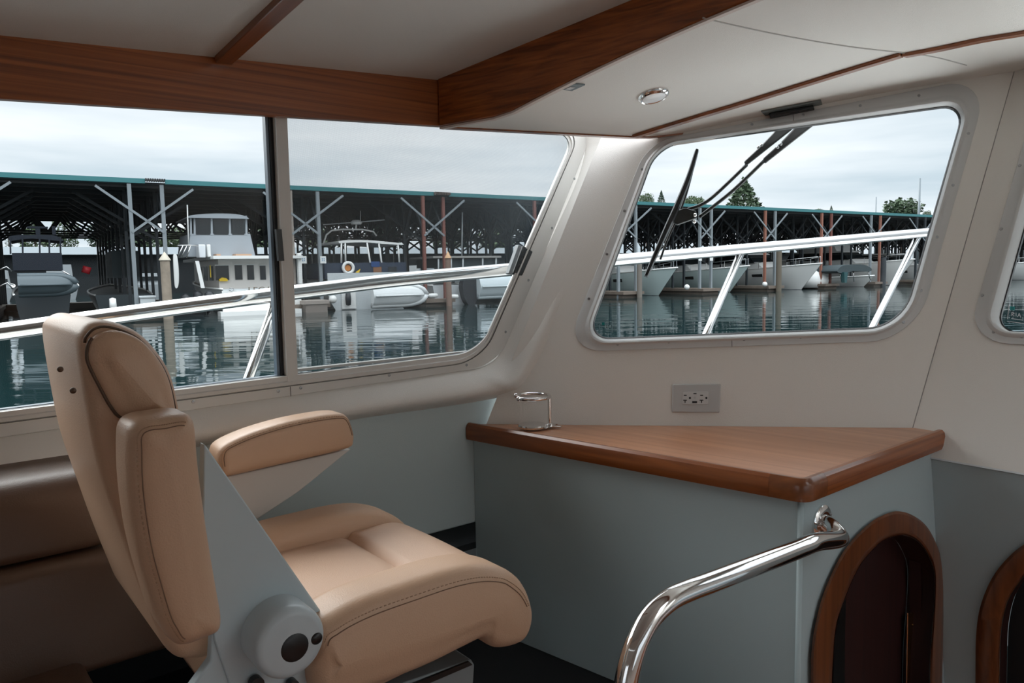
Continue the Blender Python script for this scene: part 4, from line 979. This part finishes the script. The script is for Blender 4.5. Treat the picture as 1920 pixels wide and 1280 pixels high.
def text(par, s_, px, py, size, n_, m, nm='lettering'):
    cu_ = bpy.data.curves.new('t','FONT'); cu_.body = s_; cu_.size = size; cu_.extrude = .01; cu_.align_x = 'LEFT'
    o = bpy.data.objects.new('t', cu_); C.objects.link(o); dg = bpy.context.evaluated_depsgraph_get(); me = bpy.data.meshes.new_from_object(o.evaluated_get(dg))
    a,z_ = shs(px,py,n_); vs = [SH(a+v.co.x*1.25, n_-v.co.z, z_+v.co.y) for v in me.vertices]; fs = [list(p.vertices) for p in me.polygons]
    bpy.data.objects.remove(o); bpy.data.curves.remove(cu_); bpy.data.meshes.remove(me)
    return obj(nm, vs, fs, m, par)
text(tw, 'LEGA', 465, 548.5, .40, -.63, mat('gold_brown_letters',(.12,.09,.06),.5))
pxtube(tw, [(430,541),(434,539.5),(438,541),(438,544),(434,545.5),(430,544),(430,541)], -.66, .018, 'emblem', screwm)
pxpoly(tw, [(411,524),(416,520),(424,521),(428,525),(426,527),(412,527)], .8, .3, 'yellow_cloth', yellow)
pxbox(tw, 393.5,497,396,520, .7,.1,'yellow_coil',yellow)
for x0,x1 in ((396,402),(432,460)): pxbox(tw, x0+10, 476, x1+12, 482, .2, .8, 'folded_cover', mat('tan_canvas',(.45,.28,.18),.8))
# boat with lifebuoy (sedan)
sd_ = empty('sedan_cruiser', SH(3.3,5,WZ), 'white and navy cruiser with a lifebuoy and light hardtop, moored stern out', 'boat')
sA, sB = shs(612,560,0)[0], shs(770,560,0)[0]
hull(sd_, (sA+sB)/2, 0, 1, 11, (sB-sA)/.9, 1.7, 1.25, hullg, 1.4)
pxbox(sd_, 614,512,770,530,-.05,.08,'transom_cap',hullg)
pxbox(sd_, 608,493,762,520,.3,5,'cabin',mat('navy_cabin_side',(.018,.03,.055),.5))
pxbox(sd_, 640,530,668,578,-.12,.1,'transom_door',wht)
pxpoly(sd_, c2([(635,452),(650,450),(690,450),(725,453),(753,456),(754,459),(720,457),(680,454),(636,456)],3), .4, 4, 'hardtop', wht)
for a in (((640,455),(640,494)),((647,455),(648,492)),((688,455),(698,516)),((710,455),(719,516)),((746,457),(749,494))): pxtube(sd_, a, .45, .05, 'hardtop_post', wht)
pxbox(sd_, 696,490,712,500,.25,.05,'blue_cover',mat('blue_canvas',(.015,.05,.16),.7)); pxbox(sd_, 700,500,716,518,.28,.05,'wooden_door',mat('varnished_door',(.22,.10,.05),.4)); pxbox(sd_, 728,500,744,514,.27,.05,'cabin_window',wing)
pxtube(sd_, [(606,458),(612,440),(622,432),(640,430),(680,430),(700,434),(706,442)], 3.0, .05, 'arch', wht)
s_,z_ = shs(668,417,3.0); mb = MB(); mb.lathe(SH(s_,3.0,z_), Z, [(0,-.12),(.3,-.1),(.34,.02),(.2,.14),(0,.16)], 20); mb.build('radar_dome', wht, sd_, smooth=True)
pxtube(sd_, [(668,420),(667,430)], 3.0, .05, 'radar_mast', wht); pxtube(sd_, [(676,395),(676,415)], 3.0, .02, 'antenna', wht)
pxtube(sd_, [(606,421),(660,417)], 3.0, .025, 'outrigger', hullg); pxtube(sd_, [(676,416),(721,412)], 3.0, .035, 'outrigger', hullg)
s_,z_ = shs(653,502,.2); rp = [SH(s_+.29*math.cos(2*PI*i/24), .2, z_+.29*math.sin(2*PI*i/24)) for i in range(25)]
mb = MB(); mb.tube(rp, .085, 10, False); mb.build('lifebuoy', wht, sd_, smooth=True); mb = MB(); mb.lathe(SH(s_,.25,z_), SN, [(0,0),(.17,0),(.17,.03),(0,.03)], 20); mb.build('orange_light', orange, sd_)
pxpoly(sd_, [(667,510),(676,504),(673,512),(668,514)], .2, .04, 'yellow_flag', yellow)
for x in (653,): 
    s_,z_ = shs(x,560,-.3); mb = MB(); mb.lathe(SH(s_,-.3,z_), Z, [(0,-.38),(.13,-.34),(.16,0),(.13,.34),(0,.38)], 12); mb.build('fender', blk, sd_, smooth=True)
s_,z_ = shs(624,561,-.4); mb = MB(); mb.ball(SH(s_,-.4,z_), .22, 8); mb.build('ball_fender', wht, sd_, smooth=True)
# dinghies: rigid bottom leaned on the stern
def dinghy(name, lab, px, n_, m, upturned=True):
    """hull outline in pixels; built as a lofted shell standing on edge"""
    s_list = [shs(x,y,n_) for x,y in px]
    d_ = empty(name, SH(s_list[0][0], n_, min(z for _,z in s_list)), lab, 'boat')
    return d_, s_list
def sideboat(lab, x0, x1, yt, yb, n_, m, tubes=True, nm='inflatable_dinghy'):
    (a,zt_),(b,_) = shs(x0,yt,n_), shs(x1,yt,n_); zb_ = shs(x0,yb,n_)[1]; H = zt_-zb_; L_ = b-a
    d_ = empty(nm, SH((a+b)/2,n_,zb_), lab, 'boat'); rows = []
    for i in range(17):
        t_ = i/16; w_ = 1 if t_ < .55 else math.sqrt(max(0.003,1-((t_-.55)/.45)**2.2)); x = a+L_*t_
        row = []
        for j in range(13):
            an_ = -PI/2+PI*j/12; zz = (zt_+zb_)/2+math.sin(an_)*H/2*w_; yy = -math.cos(an_)*.55*w_*(1 if abs(an_)<.2 else .9)
            row.append(SH(x, n_+yy, zz))
        rows.append(row)
    mb = MB(); mb.loft(rows); mb.add(rows[0],[list(range(13))]); mb.build('hull', m, d_, smooth=True, autos=50)
    zc_ = (zt_+zb_)/2
    for sg in (-1,1):
        pts = [SH(a+L_*i/16, n_-.12, zc_+sg*(H/2-.12)*(1 if i/16<.55 else math.sqrt(max(0.0,1-((i/16-.55)/.45)**2.2)))) for i in range(17)]
        mb = MB(); mb.tube(pts, .17, 10); mb.build('side_tube', m, d_, smooth=True)
    mb = MB(); mb.tube([SH(a+.1,n_-.58,zc_),SH(a+L_*.9,n_-.50,zc_)],.05,8); mb.build('keel', m, d_, smooth=True)
    return d_
sideboat('white inflatable dinghy hung on the stern of the cruiser with the lifebuoy', 694,797,533,577,-1.0, mat('white_dinghy_hull',(.62,.64,.64),.45))
d1 = sideboat('grey inflatable dinghy hung on the stern of the dark canvas boat', 32,141,514,556,-1.2, rubg)
sideboat('pale grey inflatable dinghy by the slanted front edge of the side window', 893,1010,515,560,-.6, mat('pale_dinghy',(.50,.56,.58),.45))
# dark canvas cruiser left
dkb = empty('canvas_cruiser', SH(-12.5,5,WZ), 'dark cruiser under black canvas enclosure at the far left', 'boat')
a_, b_ = shs(22,500,0)[0], shs(128,500,0)[0]
hull(dkb, (a_+b_)/2, -.2, 1, 12, (b_-a_)/.9, 1.9, 1.3, mat('dark_hull',(.012,.018,.022),.4), 1.4)  # hull colour darkened to hold the shade under the shed roof
pxbox(dkb, 22,474,118,506,.0,3.5,'canvas_lower',navy)
pxpoly(dkb, c2([(16,448),(20,442),(60,440),(100,441),(114,447),(116,452),(60,447),(18,452)],3), .1, 3.0, 'canvas_top', navy)
for x in (19,42,74,92,113): pxpoly(dkb, [(x-1.6,444),(x+1.6,444),(x+2.2,476),(x-1,476)], .08, .1, 'canvas_frame', navy)
pxbox(dkb, 50,424,90,428,.6,.3,'radar_bar',navy); pxbox(dkb, 66,428,76,441,.6,.3,'radar_post',navy); pxbox(dkb, 97,424,105,440,.6,.3,'horn_pod',navy)
for a in (((118,508),(130,515),(140,532)),((0,505),(12,500),(22,508)),((0,536),(14,530),(24,542))): pxtube(dkb, a, -.3, .035, 'davit', railm)
# boats beyond: workboat behind dark outboards, between posts
wb = empty('outboard_cruiser', SH(11,5,WZ), 'grey cruiser with a black outboard motor beside the orange capped piling', 'boat')
a_, b_ = shs(812,560,.3)[0], shs(884,560,.3)[0]
hull(wb, (a_+b_)/2, .3, 1, 10, (b_-a_)/.9, 1.6, 1.2, hullg, 1.3)
pxbox(wb, 820,486,935,500,1.5,3,'cabin',dkg); pxbox(wb, 812,480,940,483,1.2,3.4,'cabin_roof',mat('grey_tan_paint',(.30,.29,.27),.6))
for x in (822,846,868,905,930): pxtube(wb,[(x,483),(x,516)],1.3,.05,'cabin_post',hullg)
pxpoly(wb, c2([(868,530),(880,520),(898,520),(905,530),(898,555),(885,575),(872,560)],3,True), -.6, .5, 'outboard_motor', blk)
pxtube(wb, [(867,398),(866,480)], 1.6, .04, 'mast', hullg)
for x,y in ((812,554),(851,556)):
    s_,z_ = shs(x,y,-.6); mb = MB(); mb.lathe(SH(s_,-.6,z_), SD, [(0,-.3),(.12,-.25),(.14,0),(.12,.25),(0,.3)], 12); mb.build('fender', wht, wb, smooth=True)
# interior dark boat left of trawler
ib = empty('covered_boat', SH(-8.6,9,WZ), 'dark boat in the shadow behind the piling, left of the trawler', 'boat')
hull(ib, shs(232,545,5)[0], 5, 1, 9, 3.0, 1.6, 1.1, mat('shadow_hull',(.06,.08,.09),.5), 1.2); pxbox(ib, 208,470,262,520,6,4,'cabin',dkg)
pxtube(ib, [(160,512),(164,500)], 4, .2, 'red_fender', red)
# bow-out boats seen through the windshield window
def bowboat(x_tip, k_mid, L_, B_, hb_, lab, cab_='low', m=hullt, ny=-2.4, shift=0):
    s_mid = k_mid
    # solve n of bow so that the tip projects at x_tip
    lo_, hi_ = -9, 9
    for _ in range(40):
        nmid = (lo_+hi_)/2; P = SH(s_mid, nmid, 0); x = 960+f*P.dot(R)/P.dot(fw)
        if x > x_tip: lo_ = nmid
        else: hi_ = nmid
    n_ = nmid
    b = empty('motor_yacht', SH(s_mid, n_+L_/2, WZ), lab, 'boat', 'motor yachts moored bow out under the shed')
    fl_ = hull(b, s_mid, n_, -1, L_, B_, hb_, hb_*.68, m, 1.9)
    z1 = WZ+hb_*.84
    sbox(b, s_mid-B_*.36, s_mid+B_*.36, n_+4.2, n_+L_-1.2, z1-.25, z1+.55, 'trunk_cabin', wht, .25, 1.2, .1, .05)
    sbox(b, s_mid-B_*.33, s_mid+B_*.33, n_+5.6, n_+L_-2.2, z1+.45, z1+1.25, 'windshield', wing, .3, .9, .3)
    sbox(b, s_mid-B_*.34, s_mid+B_*.34, n_+6.2, n_+L_-2.0, z1+1.2, z1+1.36, 'hardtop', wht, .12, .2, .1, .03)
    if cab_ == 'fly': sbox(b, s_mid-B_*.3, s_mid+B_*.3, n_+7.0, n_+L_-3.5, z1+1.36, z1+2.0, 'flybridge', wht, .1, .4, .1, .03)
    for sg in (-1,1):
        rp_ = []
        for i in range(9):
            t_ = .50+.48*i/8; hw = B_/2*max(.05,(1-((t_-.45)/.55)**2.3)) if t_>.45 else B_/2; h_ = hb_*.68+hb_*.32*t_**1.7
            rp_.append((t_*L_, sg*hw*.92, WZ+h_+.55))
        mb = MB(); mb.tube([fl_(*p) for p in rp_], .022, 6)
        mb.build('pulpit_rail', railm, b, smooth=True)
        for i in (0,2,4,6,8):
            x,y,z = rp_[i]; mb = MB(); mb.tube([fl_(x,y,z),fl_(x,y,z-.55)],.018,6); mb.build('rail_post', railm, b)
        mb = MB(); h_ = hb_*.85
        mb.prism([fl_(L_*.58,sg*B_*.490,WZ+h_*.72),fl_(L_*.66,sg*B_*.468,WZ+h_*.74),fl_(L_*.66,sg*B_*.455,WZ+h_*.60),fl_(L_*.58,sg*B_*.475,WZ+h_*.60)], SD*sg*.03); mb.build('porthole', wing, b)
    return b
bowboat(1270, 25.4, 11, 4.0, 2.0, 'leftmost white bow in the windshield window, behind the wiper blade')
bowboat(1405, 33.6, 11.5, 4.2, 2.05, 'second white bow from the left in the windshield window, behind the left stanchion')
bowboat(1541, 41.0, 12.5, 4.3, 2.15, 'third white bow in the windshield window, between the two stanchions', m=hullw)
bowboat(1715, 55.6, 15, 4.8, 2.4, 'large white cruiser with dark windshield behind the right stanchion', cab_='fly', m=hullw)
bowboat(1800, 63.5, 12, 4.2, 2.1, 'white bow farthest right, cut by the windshield window edge', m=hullw)
bowboat(1985, 78, 12, 4.4, 2.1, 'pale bow seen through the centre windshield window at the right edge', m=hullw)
# small covered runabout
ru = empty('runabout', SH(48,3,WZ), 'small open boat with dark cover and outboard between the third and fourth yachts', 'boat')
s_,z_ = shs(1600,520,-.5)
hull(ru, shs(1600,530,1)[0], -1.0, -1, 6, 2.3, 1.0, .8, hullw, 1.0)
pxpoly(ru, c2([(1570,508),(1580,498),(1600,496),(1620,496),(1634,503),(1630,509),(1600,508),(1588,512),(1576,512)],3,True), -1.6, 2.0, 'cover', dkg)
for a in (((1575,510),(1578,528)),((1628,508),(1632,525)),((1600,508),(1601,528))): pxtube(ru, a, -1.4, .04, 'cover_post', railm)
pxpoly(ru, [(1583,510),(1590,510),(1588,530),(1584,530)], -1.8, .3, 'console', mat('dark_teal_console',(.01,.06,.065),.5))
wt = empty('fish_cleaning_tent', SH(46,2,WZ+.4), 'white covered tender bow beside the small runabout', 'boat')
s_,z_ = shs(1545,517,0); mb = MB(); mb.lathe(SH(s_,1.2,WZ+.1), Z, [(0,0),(1.3,0),(1.4,.6),(1.2,1.3),(.6,1.6),(0,1.65)], 24); mb.build('cover', wht, wt, smooth=True); wt.name = 'covered_tender'
# pilings
def piling(x, yt, yb, n_, w_, m, lab, cap=None):
    s_,z_ = shs(x,yt,n_); p = empty('piling', SH(s_,n_,WZ-.3), lab, 'piling')
    mb = MB(); mb.lathe(SH(s_,n_,WZ-.5), Z, [(0,0),(w_/2*1.05,0),(w_/2,z_-WZ+.5),(0,z_-WZ+.5)], 20); mb.build('shaft', m, p, smooth=True, autos=50)
    if cap: mb = MB(); mb.lathe(SH(s_,n_,z_), Z, [(0,0),(w_/2*1.25,0),(w_/2*1.2,.05),(0,.42)], 20); mb.build('cap', cap, p, smooth=True, autos=50)
pw = mat('weathered_piling',(.27,.22,.17),.85, vary=.45, vscale=3)
piling(309,488,580,-.9,.42,pw,'thick weathered wooden piling with a pale cone cap, left of the trawler',mat('cone_cap_grey',(.52,.47,.38),.6))
piling(840,484,570,-.9,.32,mat('brown_piling',(.20,.13,.10),.8),'brown piling with an orange cone cap',mat('orange_cone_cap',(.60,.36,.20),.6))
piling(1461,468,540,-.8,.42,mat('green_brown_piling',(.12,.10,.075),.85),'dark wooden piling in front of the third white bow')
piling(1657,482,530,-.6,.45,mat('black_piling',(.03,.035,.04),.7),'black piling beside the right stanchion')
piling(1199,492,556,-.8,.35,mat('grey_brown_piling',(.16,.14,.12),.8),'grey brown piling below the wiper blade')
# paddle board, dock boxes, signs, cleats
pb = empty('paddle_board', SH(shs(330,540,-.6)[0],-.6,WZ+1), 'upright white board leaning on the post left of the trawler', 'board')
mb = MB(); q = [SH(shs(x,y,-.5)[0],-.5,shs(x,y,-.5)[1]) for x,y in c2([(325,480),(328,476),(332,480),(335,505),(335,530),(332,540),(328,536),(326,510)],3,True)]; mb.prism(q, SN*.1); mb.build('deck', wht, pb)
db = empty('dock_box', SH(shs(277,570,-.3)[0],-.3,WZ+.4), 'pale grey dock box on the finger dock left of the piling', 'box')
sB0,_ = shs(263,560,-.4); sB1,_ = shs(291,560,-.4); sbox(db, sB0, sB1, -.4, .5, WZ+.42, WZ+1.0, 'body', hullg, bev=.02); sbox(db, sB0-.04, sB1+.04, -.45, .55, WZ+1.0, WZ+1.1, 'lid', hullg, bev=.02)
for x,l_ in ((569,'small white sign plate on the post just right of the mullion'),(606,'small white sign plate on the post left of the lifebuoy')):
    s_,z_ = shs(x,487,-.2); sg_ = empty('sign', SH(s_,-.2,z_-.15), l_, 'sign'); mb = MB(); mb.box(SH(s_,-.2,z_), SD*.16, SN*.012, Z*.19); mb.build('plate', wht, sg_)
    mb = MB()
    for (u,v) in ((-.05,.06),(.05,.06),(-.05,-.04),(.05,-.04)): mb.box(SH(s_+u,-.216,z_+v), SD*.025, SN*.002, Z*.03)
    mb.build('print', mat('blue_print',(.12,.25,.40),.6), sg_)
for x,l_ in ((1313,'small white sign on the left post behind the windshield wiper'),(1334,'small white sign on the right post behind the windshield wiper')):
    s_,z_ = shs(x,483,-.2); mb = MB(); mb.box(SH(s_,-.2,z_), SD*.16, SN*.012, Z*.22); mb.build('sign', wht, None, label=l_, cat='sign')
fs_ = empty('fender_post', SH(shs(561,530,-.2)[0],-.2,WZ+.4), 'white ribbed sleeve on the post right of the mullion', 'post sleeve')
pxbox(fs_, 558,474,568,532,-.35,.3,'sleeve',wht,.03)
for x,y,l_ in ((210,545,'white post light on the dock at left'),(1288,540,'white bollard on the dock left of the second white bow'),(1434,541,'white mooring buoy left of the third white bow')):
    s_,z_ = shs(x,y,-.6); mb = MB()
    if x == 210: mb.lathe(SH(s_,-.6,WZ+.42), Z, [(0,0),(.16,0),(.14,.6),(0,.65)], 14)
    else: mb.ball(SH(s_,-.6,WZ+.58), .2, 8)
    mb.build('bollard' if x!=1434 else 'buoy', wht, None, label=l_, cat='bollard' if x!=1434 else 'buoy', smooth=True)
db2 = empty('dock_step', SH(shs(580,575,-.4)[0],-.4,WZ), 'grey timber dock end between the trawler and the lifebuoy boat', 'dock')
a_,_ = shs(570,570,-1.3); b_,_ = shs(618,570,-1.3); sbox(db2, a_, b_, -1.3, .4, WZ+.42, WZ+.62, 'deck', mat('grey_timber',(.30,.26,.23),.85), bev=.01); sbox(db2, a_+.1, b_-.1, -1.25, .4, WZ-.1, WZ+.42, 'float', mat('grey_brown_float',(.20,.17,.15),.85))
# ---- far background
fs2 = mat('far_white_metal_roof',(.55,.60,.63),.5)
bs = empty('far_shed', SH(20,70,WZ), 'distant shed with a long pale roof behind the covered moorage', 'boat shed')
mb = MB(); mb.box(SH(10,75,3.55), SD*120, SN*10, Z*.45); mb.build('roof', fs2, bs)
mb = MB(); mb.box(SH(10,75,.6), SD*119, SN*9, Z*2.5); mb.build('wall', mat('far_dark_interior',(.006,.009,.011),.9), bs)  # near-black box paints the shade inside the far shed
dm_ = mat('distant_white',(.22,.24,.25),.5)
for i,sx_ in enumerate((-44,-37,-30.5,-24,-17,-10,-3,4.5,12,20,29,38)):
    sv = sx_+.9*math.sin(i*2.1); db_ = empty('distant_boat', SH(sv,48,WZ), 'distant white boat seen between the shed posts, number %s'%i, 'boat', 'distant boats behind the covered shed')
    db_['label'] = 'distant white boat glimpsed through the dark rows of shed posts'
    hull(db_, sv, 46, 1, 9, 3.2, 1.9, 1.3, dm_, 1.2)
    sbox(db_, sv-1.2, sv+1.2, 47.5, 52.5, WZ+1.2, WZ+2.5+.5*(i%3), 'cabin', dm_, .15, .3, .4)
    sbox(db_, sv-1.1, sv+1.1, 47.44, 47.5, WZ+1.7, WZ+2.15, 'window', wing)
bank = MB(); bank.box(SH(20,190,WZ+1.2), SD*400, SN*20, Z*1.5); bank.build('shoreline', mat('dark_bank',(.05,.06,.045),.9), kind='structure', label='low dark shoreline beyond the marina')
# trees
leaf = [mat('fir_green_%d'%i, c, .8) for i,c in enumerate(((.022,.048,.026),(.040,.068,.032),(.055,.085,.038)))]
trunkm = mat('bark',(.06,.045,.035),.9)
def tree(px, ytop, ybase, wpx, n_, kind, lab, m):
    s_, zt_ = shs(px, ytop, n_); base = SH(s_, n_, WZ+1.5); d_ = base.dot(fw); Wd = wpx/1390*d_
    tr = empty('conifer' if kind == 'fir' else 'broadleaf_tree', base, lab, 'tree', 'trees beyond the shed')
    H = zt_-base.z; mb = MB(); mb.tube([base, base+Z*H*.92], [Wd*.035+.1,.05], 8); mb.build('trunk', trunkm, tr)
    zb_ = shs(px, ybase, n_)[1]; mb = MB(); rnd = random.Random(int(px))
    cnt_ = 1500
    for i in range(cnt_):
        if kind == 'fir':
            t_ = rnd.random()**.7; lay = .72+.28*abs(math.sin(t_*26+rnd.random()*.8)); r_q = Wd/2*(t_**.85)*lay*(.35+.65*rnd.random()**.5)
            z = zt_-(zt_-zb_)*1.15*t_; an_ = rnd.random()*2*PI
            p = V((base.x+math.cos(an_)*r_q, base.y+math.sin(an_)*r_q, z-r_q*.18)); sz = Wd*.035*(.6+rnd.random())
        else:
            an_ = rnd.random()*2*PI; ph = math.acos(2*rnd.random()-1); q = rnd.random()**.35; hh = (zt_-zb_)*.6
            k_ = 1+.35*noise.noise(V((math.cos(an_)*2+px, math.sin(an_)*2, ph*2)))
            p = V((base.x+math.cos(an_)*math.sin(ph)*Wd/2*q*k_, base.y+math.sin(an_)*math.sin(ph)*Wd/2*q*k_, zt_-hh+math.cos(ph)*hh*q*k_)); sz = Wd*.04*(.6+rnd.random())
        a = V((rnd.uniform(-1,1),rnd.uniform(-1,1),rnd.uniform(-.4,.4))).normalized()*sz; b = V((rnd.uniform(-1,1),rnd.uniform(-1,1),rnd.uniform(-1,1))).normalized()*sz
        mb.add([p-a,p+a*.8,p+b,p-b*.7+a*.2],[(0,2,1),(0,1,3)])
    mb.build('foliage', m, tr)
tree(1395,334,392,95,95,'fir','tall fir behind the twin wiper arms in the windshield window',leaf[1])
tree(1212,362,385,30,80,'round','bushy tree at the left edge of the windshield window',leaf[2])
tree(1240,357,385,24,80,'fir','small fir left of the wiper blade top',leaf[0])
tree(1302,368,392,44,85,'round','low round tree between wiper blade and arms',leaf[2])
tree(1693,372,406,68,80,'round','round tree near the right end of the shed roof',leaf[1])
tree(1559,385,400,12,90,'fir','tiny pointed treetop in the middle over the shed roof',leaf[1])
tree(1533,392,400,22,90,'round','tiny low treetop in the middle over the shed roof',leaf[2])
tree(1739,395,408,16,80,'round','low bush right of the tall mast',leaf[2])
tree(62,395,470,80,110,'fir','large fir seen under the shed roof above the dark canvas boat',leaf[2])
tree(12,400,470,20,120,'fir','thin bare looking tree under the shed roof at the left edge',leaf[1])
tree(118,400,470,50,110,'round','round tree under the shed roof right of the large fir',leaf[2])
for i,px in enumerate((200,260,330,420,500,600,720,840,930)): tree(px,418+4*(i%3),470,70,115,'round','green tree glimpsed under the shed roof '+('between the canvas cruiser and the crossed braces','left of the left crossed brace','behind the piling left of the trawler','behind the trawler flybridge','right of the trawler flybridge','behind the hardtop of the lifebuoy boat','between the lifebuoy boat and the rusty posts','behind the two rusty posts','at the slanted front edge of the side window')[i],leaf[i%3])
for x,yt,r_q,l_ in ((1725,334,.35,'tall pale mast over the shed roof at right'),(1643,369,.2,'thin grey mast over the shed roof, left of the tall one')):
    s_,z_ = shs(x,yt,45); mb = MB(); mb.tube([SH(s_,45,WZ),SH(s_,45,z_)],[r_q,r_q*.5],10); mb.build('mast', mat('mast_grey',(.12,.145,.16),.5), None, label=l_, cat='mast', smooth=True)
